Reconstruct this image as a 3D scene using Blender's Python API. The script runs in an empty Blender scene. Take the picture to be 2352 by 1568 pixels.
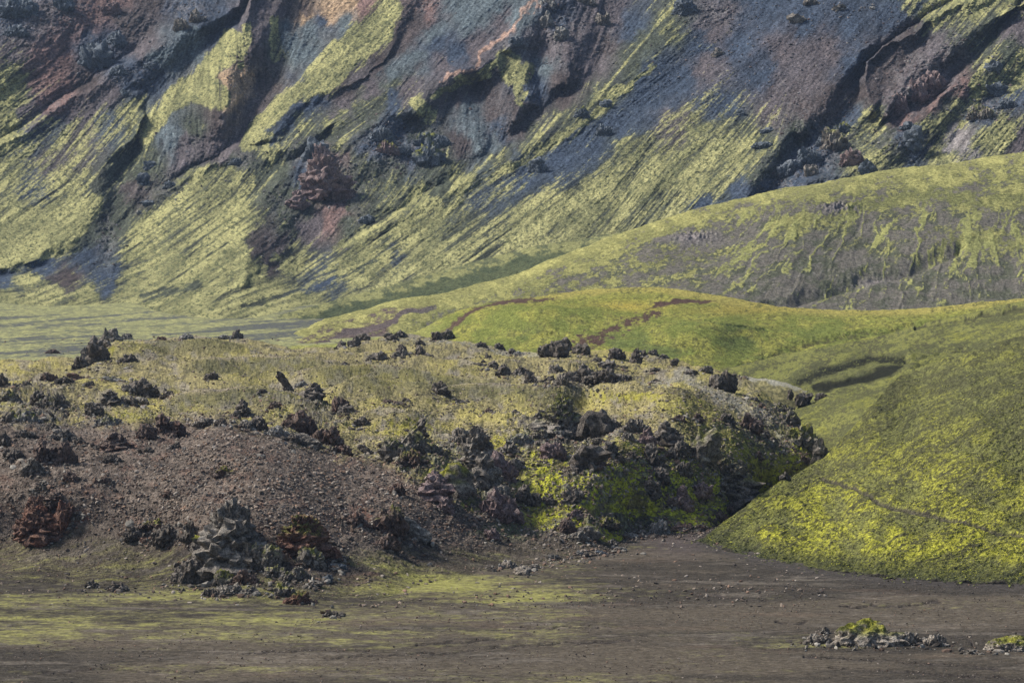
import bpy, math, random
import numpy as np

# ------------------------------------------------------------------ camera, sky, sun, exposure
FOC, CX, CY, YH, HC = 6670.0, 1176.0, 784.0, 330.0, 60.0
PIT = math.atan((CY - YH) / FOC)
SP, CP = math.sin(PIT), math.cos(PIT)
SC = bpy.context.scene
cam = bpy.data.cameras.new("camera"); cam_o = bpy.data.objects.new("camera", cam)
SC.collection.objects.link(cam_o); SC.camera = cam_o
cam.sensor_width = 36.0; cam.lens = 36.0 * FOC / 2352.0
cam.clip_start = 1.0; cam.clip_end = 20000.0
cam_o.location = (0, 0, HC); cam_o.rotation_euler = (math.pi / 2 - PIT, 0, 0)

SUN_EL, SUN_AZ = math.radians(44), math.radians(-76)    # azimuth from +Y (view direction), negative = left
w = bpy.data.worlds.new("World"); SC.world = w; w.use_nodes = True
nt = w.node_tree; bg = nt.nodes["Background"]
sky = nt.nodes.new("ShaderNodeTexSky"); sky.sky_type = 'NISHITA'; sky.sun_disc = False
sky.sun_elevation = SUN_EL; sky.sun_rotation = SUN_AZ
sky.air_density = 1.0; sky.dust_density = 2.5; sky.ozone_density = 1.0
nt.links.new(sky.outputs[0], bg.inputs[0]); bg.inputs[1].default_value = 0.095
sl = bpy.data.lights.new("sun", 'SUN'); sl.energy = 4.4; sl.angle = math.radians(12); sl.color = (1.0, 0.95, 0.87)
so = bpy.data.objects.new("sun", sl); SC.collection.objects.link(so)
from mathutils import Vector
sdir = Vector((math.sin(SUN_AZ) * math.cos(SUN_EL), math.cos(SUN_AZ) * math.cos(SUN_EL), math.sin(SUN_EL)))
so.rotation_euler = sdir.to_track_quat('Z', 'Y').to_euler()
SC.view_settings.view_transform = 'Standard'; SC.view_settings.look = 'None'
SC.view_settings.exposure = 0.50; SC.view_settings.gamma = 1.0

# ------------------------------------------------------------------ maths helpers
f4 = np.float32
def ray(px, py):
    a = (px - CX) / FOC; b = (CY - py) / FOC; dy = CP + b * SP
    return a / dy, (-SP + b * CP) / dy
def gd(py): return -HC / ray(CX, py)[1]
def ypix(d, z=0.0):
    q = (z - HC) / d                       # dz/dy
    b = (q * CP + SP) / (CP - q * SP)
    return CY - b * FOC

_r = np.random.RandomState(7)
TAB = _r.rand(65536).astype(f4)
def h3(i, j, k, s=0): return TAB[((i * 73856093) ^ (j * 19349663) ^ (k * 83492791) ^ (s * 2654435)) & 65535]
def h2(i, j, s=0): return TAB[((i * 73856093) ^ (j * 19349663) ^ (s * 7654321)) & 65535]
def vn2(x, y, s=0):
    xi = np.floor(x).astype(np.int64); yi = np.floor(y).astype(np.int64)
    fx = (x - xi).astype(f4); fy = (y - yi).astype(f4)
    fx = fx * fx * (3 - 2 * fx); fy = fy * fy * (3 - 2 * fy)
    a = h2(xi, yi, s); b = h2(xi + 1, yi, s); c = h2(xi, yi + 1, s); d = h2(xi + 1, yi + 1, s)
    return (a + (b - a) * fx) * (1 - fy) + (c + (d - c) * fx) * fy
def fb2(x, y, oc=4, s=0, g=0.5):
    """fractal noise, about -1..1"""
    t = 0; am = 1.0; tot = 0
    for o in range(oc):
        ca, sa = math.cos(o * 1.3 + .6), math.sin(o * 1.3 + .6)
        t = t + am * (vn2((x * ca - y * sa) * 2 ** o + 17.3 * o, (x * sa + y * ca) * 2 ** o - 9.1 * o, s + o) * 2 - 1); tot += am; am *= g
    return t / tot * 1.5
def rd2(x, y, oc=4, s=0, g=0.5):
    """ridged, 0..1"""
    t = 0; am = 1.0; tot = 0
    for o in range(oc):
        ca, sa = math.cos(o * 1.1 + .5), math.sin(o * 1.1 + .5)
        t = t + am * (1 - np.abs(vn2((x * ca - y * sa) * 2 ** o + 5.7 * o, (x * sa + y * ca) * 2 ** o + 3.3 * o, s + o) * 2 - 1)); tot += am; am *= g
    return t / tot
def vn3(x, y, z, s=0):
    xi = np.floor(x).astype(np.int64); yi = np.floor(y).astype(np.int64); zi = np.floor(z).astype(np.int64)
    fx = (x - xi).astype(f4); fy = (y - yi).astype(f4); fz = (z - zi).astype(f4)
    fx = fx * fx * (3 - 2 * fx); fy = fy * fy * (3 - 2 * fy); fz = fz * fz * (3 - 2 * fz)
    def L(k):
        a = h3(xi, yi, k, s); b = h3(xi + 1, yi, k, s); c = h3(xi, yi + 1, k, s); d = h3(xi + 1, yi + 1, k, s)
        return (a + (b - a) * fx) * (1 - fy) + (c + (d - c) * fx) * fy
    return L(zi) * (1 - fz) + L(zi + 1) * fz
def fb3(x, y, z, oc=4, s=0, g=0.5):
    t = 0; am = 1.0; tot = 0
    for o in range(oc):
        m = 2.03 ** o
        t = t + am * (vn3(x * m + 11.1 * o, y * m + 4.2 * o, z * m - 7.7 * o, s + o) * 2 - 1); tot += am; am *= g
    return t / tot * 1.5
def rd3(x, y, z, oc=4, s=0, g=0.5):
    t = 0; am = 1.0; tot = 0
    for o in range(oc):
        m = 2.03 ** o
        t = t + am * (1 - np.abs(vn3(x * m + 1.1 * o, y * m + 4.2 * o, z * m - 7.7 * o, s + o) * 2 - 1)); tot += am; am *= g
    return t / tot
def ss(a, b, x):
    t = np.clip((x - a) / (b - a), 0, 1); return t * t * (3 - 2 * t)
def curve(pts):
    p = np.array(pts, float)
    return lambda x: np.interp(x, p[:, 0], p[:, 1])
def scurve(pts, soft=10):
    c = curve(pts)
    return lambda x: (c(x - soft * 2) + c(x - soft) + c(x) + c(x + soft) + c(x + soft * 2)) / 5
def seg_dist(PX, PY, pts, ay=1.0):
    """distance to a polyline (and its arc parameter 0..1)"""
    best = np.full(PX.shape, 1e9, f4)
    for (x0, y0), (x1, y1) in zip(pts[:-1], pts[1:]):
        dx, dy = x1 - x0, (y1 - y0) * ay
        L2 = dx * dx + dy * dy + 1e-6
        t = np.clip(((PX - x0) * dx + (PY - y0) * ay * dy) / L2, 0, 1)
        d = np.hypot(PX - x0 - t * dx, (PY - y0) * ay - t * dy)
        best = np.minimum(best, d)
    return best
def poly_sd(PX, PY, pts):
    """signed distance, positive inside"""
    ins = np.zeros(PX.shape, bool); n = len(pts)
    for i in range(n):
        x0, y0 = pts[i]; x1, y1 = pts[(i + 1) % n]
        if y0 == y1: continue
        c = ((PY < y0) != (PY < y1)) & (PX < (x1 - x0) * (PY - y0) / (y1 - y0) + x0)
        ins ^= c
    d = seg_dist(PX, PY, list(pts) + [pts[0]])
    return np.where(ins, d, -d)
class TPS:
    def __init__(s, pts, smooth=0.0):
        p = np.array(pts, float); s.p = p[:, :2] / 500.0; n = len(p)
        r = np.hypot(s.p[:, None, 0] - s.p[None, :, 0], s.p[:, None, 1] - s.p[None, :, 1])
        K = np.where(r > 0, r * r * np.log(r + 1e-12), 0) + smooth * np.eye(n)
        Pm = np.hstack([np.ones((n, 1)), s.p])
        A = np.zeros((n + 3, n + 3)); A[:n, :n] = K; A[:n, n:] = Pm; A[n:, :n] = Pm.T
        s.w = np.linalg.solve(A, np.concatenate([p[:, 2], [0, 0, 0]]))
    def __call__(s, x, y):
        x = x / 500.0; y = y / 500.0; n = len(s.p)
        out = s.w[n] + s.w[n + 1] * x + s.w[n + 2] * y
        for i in range(n):
            r2 = (x - s.p[i, 0]) ** 2 + (y - s.p[i, 1]) ** 2
            out = out + s.w[i] * 0.5 * r2 * np.log(r2 + 1e-12)
        return out
def mix(a, b, t): return a + (b - a) * t[..., None]
def C(*c): return np.array(c, f4)
def flat(PX, c): return np.broadcast_to(c, PX.shape + (3,)).astype(f4).copy()

# ------------------------------------------------------------------ materials
def ground_mat(name, s1, s2, bump=0.5, bdist=0.3, lo=0.72, hi=1.28, stretch=(1, 1, 1), rot=(0, 0, 0), spk=None):
    """vertex-painted soil/moss colour, broken up by two procedural noises, with bump"""
    m = bpy.data.materials.new(name); m.use_nodes = True
    t = m.node_tree; N = t.nodes; L = t.links; b = N["Principled BSDF"]
    b.inputs["Roughness"].default_value = 0.95; b.inputs["Specular IOR Level"].default_value = 0.02
    at = N.new("ShaderNodeAttribute"); at.attribute_name = "Col"
    tc = N.new("ShaderNodeTexCoord"); mp = N.new("ShaderNodeMapping")
    mp.inputs["Scale"].default_value = stretch; mp.inputs["Rotation"].default_value = rot
    L.new(tc.outputs["Object"], mp.inputs[0])
    def noise(sc, det, src):
        n = N.new("ShaderNodeTexNoise"); n.inputs["Scale"].default_value = sc; n.inputs["Detail"].default_value = det
        n.inputs["Roughness"].default_value = 0.65; L.new(src, n.inputs["Vector"]); return n
    n1 = noise(s1, 5, mp.outputs[0]); n2 = noise(s2, 3, mp.outputs[0])
    def rng(src, a, b_, c, d):
        r = N.new("ShaderNodeMapRange"); r.inputs[1].default_value = a; r.inputs[2].default_value = b_
        r.inputs[3].default_value = c; r.inputs[4].default_value = d; L.new(src, r.inputs[0]); return r.outputs[0]
    a1 = rng(n1.outputs[0], 0.3, 0.7, lo, hi); a2 = rng(n2.outputs[0], 0.3, 0.7, lo, hi)
    mu = N.new("ShaderNodeMath"); mu.operation = 'MULTIPLY'; L.new(a1, mu.inputs[0]); L.new(a2, mu.inputs[1])
    vm = N.new("ShaderNodeVectorMath"); vm.operation = 'SCALE'; L.new(at.outputs["Color"], vm.inputs[0]); L.new(mu.outputs[0], vm.inputs["Scale"])
    out = vm.outputs[0]
    if spk:
        vo = N.new("ShaderNodeTexVoronoi"); vo.inputs["Scale"].default_value = spk[0]; L.new(tc.outputs["Object"], vo.inputs["Vector"])
        th = rng(vo.outputs["Distance"], 0.12, 0.22, spk[1], 0.0)
        mx = N.new("ShaderNodeMix"); mx.data_type = 'RGBA'; L.new(th, mx.inputs[0]); L.new(out, mx.inputs[6]); mx.inputs[7].default_value = spk[2] + (1,)
        out = mx.outputs[2]
    L.new(out, b.inputs["Base Color"])
    ad = N.new("ShaderNodeMath"); ad.operation = 'ADD'; L.new(n1.outputs[0], ad.inputs[0]); L.new(n2.outputs[0], ad.inputs[1])
    bp = N.new("ShaderNodeBump"); bp.inputs["Strength"].default_value = bump; bp.inputs["Distance"].default_value = bdist
    L.new(ad.outputs[0], bp.inputs["Height"]); L.new(bp.outputs[0], b.inputs["Normal"])
    return m

MAT = dict(
    sand=ground_mat("black_sand", 1.6, 6.0, 0.9, 0.15, 0.50, 1.55, (0.45, 1, 1), spk=(2.6, 0.5, (0.20, 0.175, 0.145))),
    lava=ground_mat("lava_soil", 1.3, 4.0, 1.0, 0.35, 0.50, 1.55),
    moss=ground_mat("moss_cover", 1.6, 4.5, 1.0, 0.35, 0.45, 1.6, (0.7, 1.0, 1.5), (0, 0, 0.4)),
    far=ground_mat("hill_moss", 0.8, 2.6, 1.0, 0.6, 0.45, 1.6),
    mount=ground_mat("mountain_soil", 0.7, 2.0, 1.0, 0.9, 0.45, 1.62),
    rock=ground_mat("lava_rock", 1.8, 6.0, 1.0, 0.35, 0.35, 1.75),
    stone=ground_mat("loose_stone", 2.5, 7.0, 0.4, 0.05, 0.75, 1.25),
)

# ------------------------------------------------------------------ mesh helpers
def make_mesh(name, V, Fq, col, mat, smooth=True):
    me = bpy.data.meshes.new(name); nv = len(V); k = Fq.shape[1]; nf = len(Fq)
    me.vertices.add(nv); me.vertices.foreach_set("co", np.ascontiguousarray(V, dtype=f4).ravel())
    me.loops.add(nf * k); me.loops.foreach_set("vertex_index", np.ascontiguousarray(Fq, dtype=np.int32).ravel())
    me.polygons.add(nf); me.polygons.foreach_set("loop_start", np.arange(0, nf * k, k, dtype=np.int32))
    me.polygons.foreach_set("use_smooth", np.full(nf, smooth, bool))
    me.update(calc_edges=True)
    a = me.color_attributes.new("Col", 'FLOAT_COLOR', 'POINT')
    cc = np.ones((nv, 4), f4); cc[:, :3] = np.clip(col, 0.003, 0.9); a.data.foreach_set("color", cc.ravel())
    me.materials.append(mat)
    return me
def link(name, me, **props):
    o = bpy.data.objects.new(name, me); SC.collection.objects.link(o)
    for k, v in props.items(): o[k] = v
    return o
def grid_faces(nr, nc):
    i = np.arange(nr - 1)[:, None] * nc + np.arange(nc - 1)[None, :]
    return np.stack([i, i + 1, i + nc + 1, i + nc], -1).reshape(-1, 4)

LAYERS = []
class Layer:
    """a hill: base contact/bottom curve, crest curve, a depth for every point between, relief and colour"""
    def __init__(s, name, x0, x1, bot, top, depth, zoff, color, mat, nc, nr, back=(14, 60.0, 0.35), crest=(0, 20), xpow=None):
        s.name, s.x0, s.x1, s.bot, s.top, s.depth, s.zoff, s.color = name, x0, x1, bot, top, depth, zoff, color
        s.mat, s.nc, s.nr, s.back, s.crest = mat, nc, nr, back, crest
        LAYERS.append(s)
    def dd(s, px, py):
        d = s.depth(px, py)
        if s.crest[0]: d = d + s.crest[0] * np.exp(-np.maximum(py - s.top(px), 0) / s.crest[1])
        return d
    def at(s, px, py):
        px = np.array([px], float); py = np.array([py], float)
        d = s.dd(px, py); rx, rz = ray(px, py)
        X, Y, Z = rx * d, d, HC + rz * d
        return float(X[0]), float(Y[0]), float((Z + s.zoff(px, py, X, Y, Z))[0]), float(d[0])
    def build(s):
        c = np.linspace(s.x0, s.x1, s.nc); t = np.linspace(0, 1, s.nr)
        PX = np.broadcast_to(c[None, :], (s.nr, s.nc)).copy()
        b = s.bot(c); tp = s.top(c)
        PY = b[None, :] + (tp - b)[None, :] * t[:, None]
        D = s.dd(PX, PY)
        rx, rz = ray(PX, PY); X = rx * D; Y = D; Z = HC + rz * D
        nb, ln, dr = s.back
        if nb:
            u = (np.linspace(0, 1, nb + 1)[1:] ** 1.6) * ln
            g = np.linspace(0, 1, nb + 1)[1:]
            Yb = Y[-1][None, :] + u[:, None]; Xb = rx[-1][None, :] * Yb
            Zb = Z[-1][None, :] - (dr * u * (0.3 + 0.7 * g))[:, None]
            X = np.vstack([X, Xb]); Y = np.vstack([Y, Yb]); Z = np.vstack([Z, Zb])
            PXa = np.vstack([PX, np.repeat(PX[-1:], nb, 0)]); PYa = np.vstack([PY, np.repeat(PY[-1:], nb, 0) - u[:, None] * 0.4])
        else: PXa, PYa = PX, PY
        Z = Z + s.zoff(PXa, PYa, X, Y, Z)
        col = s.color(PXa, PYa, X, Y, Z)
        V = np.stack([X, Y, Z], -1).reshape(-1, 3)
        me = make_mesh(s.name, V, grid_faces(X.shape[0], X.shape[1])[:, ::-1] if False else grid_faces(X.shape[0], X.shape[1]), col.reshape(-1, 3), s.mat)
        link(s.name, me, kind="structure")
def surface(px, py, only=None):
    best = None
    for L in LAYERS:
        if only and L.name != only: continue
        if L.x0 <= px <= L.x1 and L.top(px) <= py <= L.bot(px):
            r = L.at(px, py)
            if r[2] > -0.8 and (best is None or r[3] < best[3]): best = r
    if only is None and py > 700:
        d = float(gd(py)); rx, rz = ray(px, py)
        if best is None or d < best[3]: best = (rx * d, d, 0.0, d)
    return best

# ---- common colours (linear albedo)
MOSS_Y = C(0.30, 0.31, 0.055); MOSS_G = C(0.20, 0.25, 0.05); MOSS_PALE = C(0.36, 0.36, 0.15); OLIVE = C(0.15, 0.15, 0.06)
SOIL = C(0.085, 0.070, 0.062); SAND = C(0.115, 0.098, 0.088); DARK = C(0.035, 0.033, 0.032)
BROWN = C(0.125, 0.085, 0.068); GREYL = C(0.30, 0.29, 0.27)
# ------------------------------------------------------------------ the mountain
RIDGES = [  # (points, height)
 ([(140,-140),(100,0),(60,80),(0,120),(-120,180)], 1.0),
 ([(640,-140),(545,15),(450,62),(367,105),(272,163),(187,218),(80,290),(-20,350)], .8),
 ([(330,262),(316,306),(272,340),(238,384),(218,440),(190,512),(146,546),(90,585),(0,610),(-100,640)], .9),
 ([(620,-60),(580,20),(560,58),(545,136),(526,175),(517,238),(500,270)], 1.1),
 ([(500,270),(440,262),(400,270)], .7),
 ([(1000,-140),(935,10),(925,60),(880,130),(850,165),(800,195),(720,222),(680,250),(620,310),(590,335)], .78),
 ([(1260,-140),(1150,0),(1060,90),(950,185),(820,268),(700,320),(560,368),(500,372),(440,410),(390,440),(340,480),(285,560),(262,610)], .85),
 ([(1330,-120),(1260,0),(1200,60),(1155,120),(1060,165),(974,218),(950,245),(889,252),(855,290),(800,325),(750,340),(700,380),(646,415),(619,444),(599,488),(585,540),(571,597),(566,650)], 1.15),
 ([(1155,120),(1208,155),(1212,221),(1185,280)], .75),
 ([(1050,240),(1085,300),(1100,345)], .35),
 ([(1290,60),(1310,120),(1290,180)], .7),
 ([(1640,-120),(1552,34),(1490,140),(1416,197),(1331,258),(1239,327),(1178,357),(1000,455),(880,522),(800,575),(745,625),(690,680)], .75),
 ([(2050,-140),(1860,0),(1700,150),(1560,260),(1420,350),(1250,470),(1100,560),(960,640)], .75),
 ([(2000,100),(1900,220),(1800,320),(1720,420),(1700,500)], .85),
 ([(2330,-80),(2233,0),(2130,51),(2046,102),(2000,145),(1992,190),(2000,240)], 1.15),
 ([(2500,-60),(2352,10),(2199,85),(2114,153),(2046,235),(2035,265)], 1.15),
 ([(2500,-20),(2352,78),(2250,163),(2165,221),(2097,299),(2020,350),(1944,398),(1858,422)], .95),
 ([(2500,180),(2352,262),(2250,300),(2215,345),(2200,400)], .8),
]
GULLIES = [
 ([(480,-140),(400,0),(306,112),(170,208),(102,259),(0,320),(-120,390)], .15),
 ([(600,-20),(510,68),(408,170),(340,231),(327,289),(303,340),(296,391),(275,450),(255,505),(245,567),(235,601),(258,641),(200,700)], .15),
 ([(-120,680),(0,640),(110,610),(200,580),(245,567)], .3),
 ([(760,-120),(697,51),(687,95),(640,150),(612,204),(578,265),(558,306),(524,344),(452,381),(408,408),(340,446),(306,490),(250,535)], .0),
 ([(1060,-120),(980,0),(943,78),(872,143),(804,211),(753,238),(700,270),(640,320),(560,345)], .55),
 ([(760,300),(720,335),(657,374),(578,446),(500,480),(440,520),(380,580),(280,650)], .45),
 ([(1560,-140),(1467,0),(1416,78),(1382,129),(1331,190),(1263,238),(1212,289),(1127,337),(1065,391),(957,452),(855,510),(780,560),(742,567),(697,628),(622,659),(500,690)], .0),
 ([(1236,130),(1240,221),(1255,250)], .2),
 ([(1093,204),(1125,300),(1134,335)], .0),
 ([(960,290),(1000,370),(1010,420)], .25),
 ([(1850,-100),(1700,80),(1552,190),(1450,255),(1399,306),(1263,367),(1180,420),(1060,490),(900,600)], .45),
 ([(2300,-140),(2182,0),(2063,78),(1995,146),(1971,190),(1957,245),(1892,306),(1841,340),(1790,408),(1763,460),(1750,540)], .05),
 ([(2420,-60),(2300,50),(2277,78),(2219,146),(2165,211),(2097,252),(2029,279),(1940,340),(1860,400)], .35),
 ([(2120,60),(2080,150),(2050,180)], .6),
 ([(2500,110),(2352,190),(2233,245),(2182,327),(2114,374)], .4),
]
# where the mountain stands: depth in metres at picture-independent survey points
MD = TPS([(-400,-400,1750),(300,-400,1740),(1200,-400,1700),(2000,-400,1640),(2800,-400,1590),
 (-400,0,1530),(0,0,1525),(600,0,1500),(1200,0,1485),(1800,0,1440),(2352,0,1390),(2800,0,1370),
 (-400,200,1455),(0,200,1450),(600,200,1420),(1200,200,1390),(1800,200,1340),(2352,200,1300),
 (-400,400,1370),(0,400,1365),(600,400,1320),(1200,400,1275),(1800,400,1235),(2352,400,1220),(2800,400,1210),
 (-400,560,1250),(0,560,1245),(400,560,1215),(800,560,1200),(1200,560,1180),(1600,560,1165),(2352,560,1150),
 (-400,650,1165),(0,650,1165),(300,650,1155),(700,650,1140),(1000,650,1120),
 (-400,712,1056),(0,708,1064),(300,708,1064),(700,700,1072),(900,700,1062),(0,745,976),(300,742,983),(650,738,992),(-400,748,968)])
MCOL = dict(S=C(.055,.073,.105), T=C(.115,.142,.155), R=C(.185,.122,.110), B=C(.080,.066,.064), P=C(.115,.10,.105),
            O=C(.42,.30,.19), G=C(.24,.22,.215), D=C(.075,.085,.062))
MA = """30,40,S,0 100,40,P,0 200,60,R,0 140,120,R,0 110,190,R,.1 20,130,P,.3 20,180,D,.55 30,230,D,.85 10,290,D,.85 70,260,P,.25 130,220,R,.05 210,105,S,0 240,120,S,0
300,60,B,0 350,20,B,0 250,0,R,0 330,100,P,0 200,190,B,0 420,20,S,0 450,40,S,0 430,110,T,0 500,60,S,0 370,130,T,0 330,180,S,0 300,170,S,.1 260,210,P,.15 200,260,P,.4 120,300,S,.5 250,280,S,.45
50,350,S,.5 20,420,D,.55 120,380,P,.45 170,330,P,.5 80,440,S,.42 160,440,D,.6 60,520,D,.85 120,500,D,.9 20,580,D,.9 300,260,D,.5 60,300,S,.4
440,300,D,.2 400,320,T,0 380,300,T,0 430,330,P,0 480,330,P,0 500,290,B,0 420,370,P,0 340,370,D,.2 330,330,D,.25 280,400,D,.1 270,460,D,.1 230,520,D,.1 180,560,D,.2 300,440,B,.1
560,180,O,0 590,190,B,0 545,215,O,0 570,240,P,0 540,290,P,0 520,330,P,0 600,120,B,0 600,80,P,0 630,110,D,.5 660,90,T,0 690,110,T,0 720,70,T,0 700,30,B,0 650,15,P,0 760,25,O,0 700,40,O,0 800,15,O,0 600,20,P,0 740,50,S,0 840,0,R,0 830,20,R,0 780,60,T,0
690,240,S,0 640,285,S,0 720,215,S,0 780,210,B,0 870,150,B,0 910,100,B,0 940,60,B,0 980,20,R,0 960,50,B,0 850,195,P,.05 780,240,P,.1 960,-60,P,0 700,-60,S,0 400,-80,P,0 100,-80,S,0
1000,80,T,0 1080,50,T,0 1050,20,T,0 1130,20,T,0 950,130,T,0 1000,105,S,0 900,165,T,0 900,190,D,.35 850,230,D,.5 780,270,D,.55 700,300,D,.5 620,350,D,.6 1050,120,S,0 1150,50,P,0 1190,40,T,0 1030,140,P,.1 1100,110,P,0 950,200,P,.1 900,240,S,.2 700,345,D,.5 760,320,D,.5 850,270,D,.4
520,400,D,.6 450,420,D,.75 600,400,D,.15 640,390,D,.1 560,430,D,.5 480,470,D,.7 400,500,D,.65 330,540,D,.75 420,560,D,.65 550,480,D,.85 520,540,D,.85 450,600,D,.85 380,620,D,.8 560,590,D,.85 600,630,D,.6
720,370,G,.1 760,380,R,0 755,430,B,0 700,400,S,.2 640,460,D,.35 700,460,D,.3 760,500,R,.05 720,520,P,.05 780,470,R,.05 660,510,D,.3 640,560,B,.1 600,560,B,.1 650,590,D,.8 620,600,B,.1
800,460,D,.35 830,420,D,.4 860,340,S,.1 900,310,S,.1 950,350,S,.15 900,400,D,.3 960,300,D,.3 1000,370,D,.3 830,380,D,.45 880,480,D,.35 800,510,D,.25 1020,420,D,.15
1110,200,B,0 1050,220,B,.1 1080,260,T,.05 1130,260,B,0 1090,310,T,0 1110,340,T,0 1150,300,S,0 1180,290,B,0 1060,330,B,0 1200,250,B,0 1230,200,S,0 1260,150,T,0 1250,100,P,0 1300,100,P,0 1330,60,P,0 1290,50,S,0 1350,130,P,0 1300,180,B,0 1290,230,B,0 1370,40,P,0 1400,100,B,0 1400,30,P,0
1450,60,S,0 1480,100,D,.2 1450,150,D,.3 1380,220,D,.4 1300,270,D,.45 1220,320,D,.5 1150,370,D,.55 1060,420,D,.7 980,470,D,.85 900,530,D,.9 830,560,D,.85 800,620,D,.7 760,640,S,.4 880,590,D,.7
1500,160,S,.2 1600,110,S,.2 1540,60,D,.4 1650,60,P,.1 1750,20,S,0 1700,100,S,0 1620,150,P,.1 1550,190,S,0 1480,230,S,.1 1420,285,S,.05 1350,325,S,.1 1280,360,S,.05 1200,400,S,.25 1100,450,S,.45 1000,510,D,.65 900,590,S,.45 850,650,D,.75
1850,40,S,0 1950,60,S,0 2050,40,S,0 2120,20,S,0 1900,120,P,0 1800,120,P,0 1750,180,S,0 1950,150,S,0 1850,200,P,.05 1780,220,P,.2 1650,250,S,.35 1550,300,P,.45 1450,350,D,.55 1600,330,D,.7 1500,420,D,.75 1400,450,D,.7 1300,500,D,.8 1650,300,D,.6 1700,350,D,.65 1780,270,P,.35 1750,330,D,.45 1600,430,D,.8 1500,480,D,.5 1650,400,D,.5 1710,430,S,.1 1610,475,S,.15 1750,400,D,.15 1850,250,B,.05 1900,240,B,0 1820,300,D,.2 1950,280,S,0 1880,330,S,0 1830,380,S,0 1760,430,S,0 1200,560,D,.7 1100,570,D,.5 1000,600,D,.85 1250,520,D,.7 1050,540,D,.5
2100,80,B,.1 2050,130,B,.05 2030,180,B,0 2010,210,B,0 2080,180,P,0 2150,120,P,.1 2200,60,D,.5 2130,30,D,.85 2230,15,D,.9 2300,10,D,.7 2250,100,D,.3 2200,140,B,0 2180,180,P,0 2100,230,P,0 2150,235,R,0 2080,275,R,0 2210,200,R,.1 2290,60,D,.2 2330,60,P,0 2050,240,P,0 2320,120,D,.35 2280,150,D,.65 2200,260,D,.7 2120,300,D,.75 2050,340,D,.6 2000,370,D,.7 1950,310,D,.6 2000,280,D,.6 1980,340,D,.5 2100,340,S,.1 2080,320,S,.1 2330,230,S,.3 2260,260,S,.2 2200,320,G,.1 2150,350,D,.8 2300,300,D,.8 2340,150,D,.8 2250,210,D,.8 2340,335,P,.2 2180,280,D,.75 2110,10,D,.6
300,660,D,.75 100,660,D,.8 150,635,B,.2 250,640,S,.3 0,700,D,.9 200,700,D,.85 400,690,D,.85 600,690,D,.8 700,680,D,.7 700,650,S,.5 760,640,S,.5 0,635,S,.1 100,606,S,.2 190,590,S,.2"""
MA = [q.split(',') for q in MA.split()]
STR = [  # strokes of moss (points, half width, amount) and bare ground (negative)
 ([(540,95),(500,140),(460,190),(400,230)], 26, .95), ([(400,230),(360,270),(335,310)], 20, .85), ([(480,200),(500,225),(455,215)], 28, .9), ([(568,60),(560,110),(555,150)], 10, .8),
 ([(632,40),(625,100),(632,140)], 8, .7),
 ([(870,60),(800,120),(740,180)], 40, .85), ([(740,180),(670,220),(600,285),(570,330)], 22, .8), ([(890,20),(870,60)], 34, .7),
 ([(1165,140),(1175,170),(1200,170)], 26, .95), ([(1150,140),(1080,180),(1000,220)], 8, .9), ([(1195,190),(1190,240),(1205,215)], 9, .85), ([(965,240),(985,265)], 20, .8), ([(1060,185),(1120,175)],12,.8),
 ([(1500,150),(1360,270),(1240,350),(1150,400)], 7, .7), ([(1420,205),(1390,230)], 16, .8), ([(1300,300),(1240,345)], 12, .8),
 ([(560,620),(640,600)], 8, .0), ([(450,655),(390,670),(330,680)], 9, -.6), ([(520,560),(480,575)], 7, -.5), ([(560,450),(500,520)], 10, .5),
 ([(860,600),(700,670),(560,700)], 5, -.5),
 ([(1100,60),(1230,10)], 3, 0), ([(210,470),(180,520),(120,560),(0,600)], 26, .9), ([(1550,340),(1300,470)], 30, .3), ([(0,600),(130,560),(250,640)], 1, 0),
 ([(1490,400),(1440,440)], 12, .3),
]
ANG = [(100,200,35),(50,400,42),(200,330,48),(100,520,30),(0,690,8),(300,680,14),(600,690,18),(420,310,92),(560,180,105),(600,80,80),(300,180,42),(200,80,60),(250,480,50),(450,450,40),(520,560,34),(400,600,32),
 (800,120,42),(650,240,42),(1000,80,42),(800,280,34),(1100,110,42),(1090,280,85),(1290,120,80),(740,420,75),(900,400,60),(1150,400,38),(900,540,34),(800,640,26),(1500,200,38),(1300,430,38),(1700,100,38),(1600,350,42),(1500,460,50),
 (1850,100,45),(1850,280,65),(2080,160,60),(2200,100,50),(2150,240,48),(2250,260,45),(2000,340,40),(1100,570,36),(1250,520,42),(700,520,55),(620,640,22),(2300,100,50)]
def idw(PX, PY, pts, p=3.0, e=8.0):
    W = 0; out = 0
    for x, y, v in pts:
        wgt = ((PX - x) ** 2 + (PY - y) ** 2 + e * e) ** (-p / 2)
        W = W + wgt; out = out + (wgt[..., None] * v if np.ndim(v) else wgt * v)
    return out / (W[..., None] if np.ndim(pts[0][2]) else W)
def streaks(PX, PY, wl, asp, seed, ang=None):
    """noise drawn out along the fall line; wl across, asp = length ratio"""
    A = angf(PX, PY) if ang is None else ang
    S = 0; W = 0
    for k, a in enumerate((5, 20, 35, 50, 70, 90, 110)):
        gap = 14 if a < 60 else 20
        wt = np.clip(1 - np.abs(A - a) / gap * .95, 0, 1) ** 1.0
        if wt.max() <= 0: continue
        r = math.radians(a); ca, sa = math.cos(r), math.sin(r)
        u = (PX * sa + PY * ca) / wl; v = (PX * ca - PY * sa) / (wl * asp)
        n = fb2(u, v, 4, seed + 31 * k, .6)
        S = S + wt * n; W = W + wt
    return S / np.maximum(W, 1e-3) * 1.0
_ax = [(a, b, float(c)) for a, b, c in ANG]
def angf(PX, PY): return idw(PX, PY, _ax, 3.0, 30)
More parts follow.
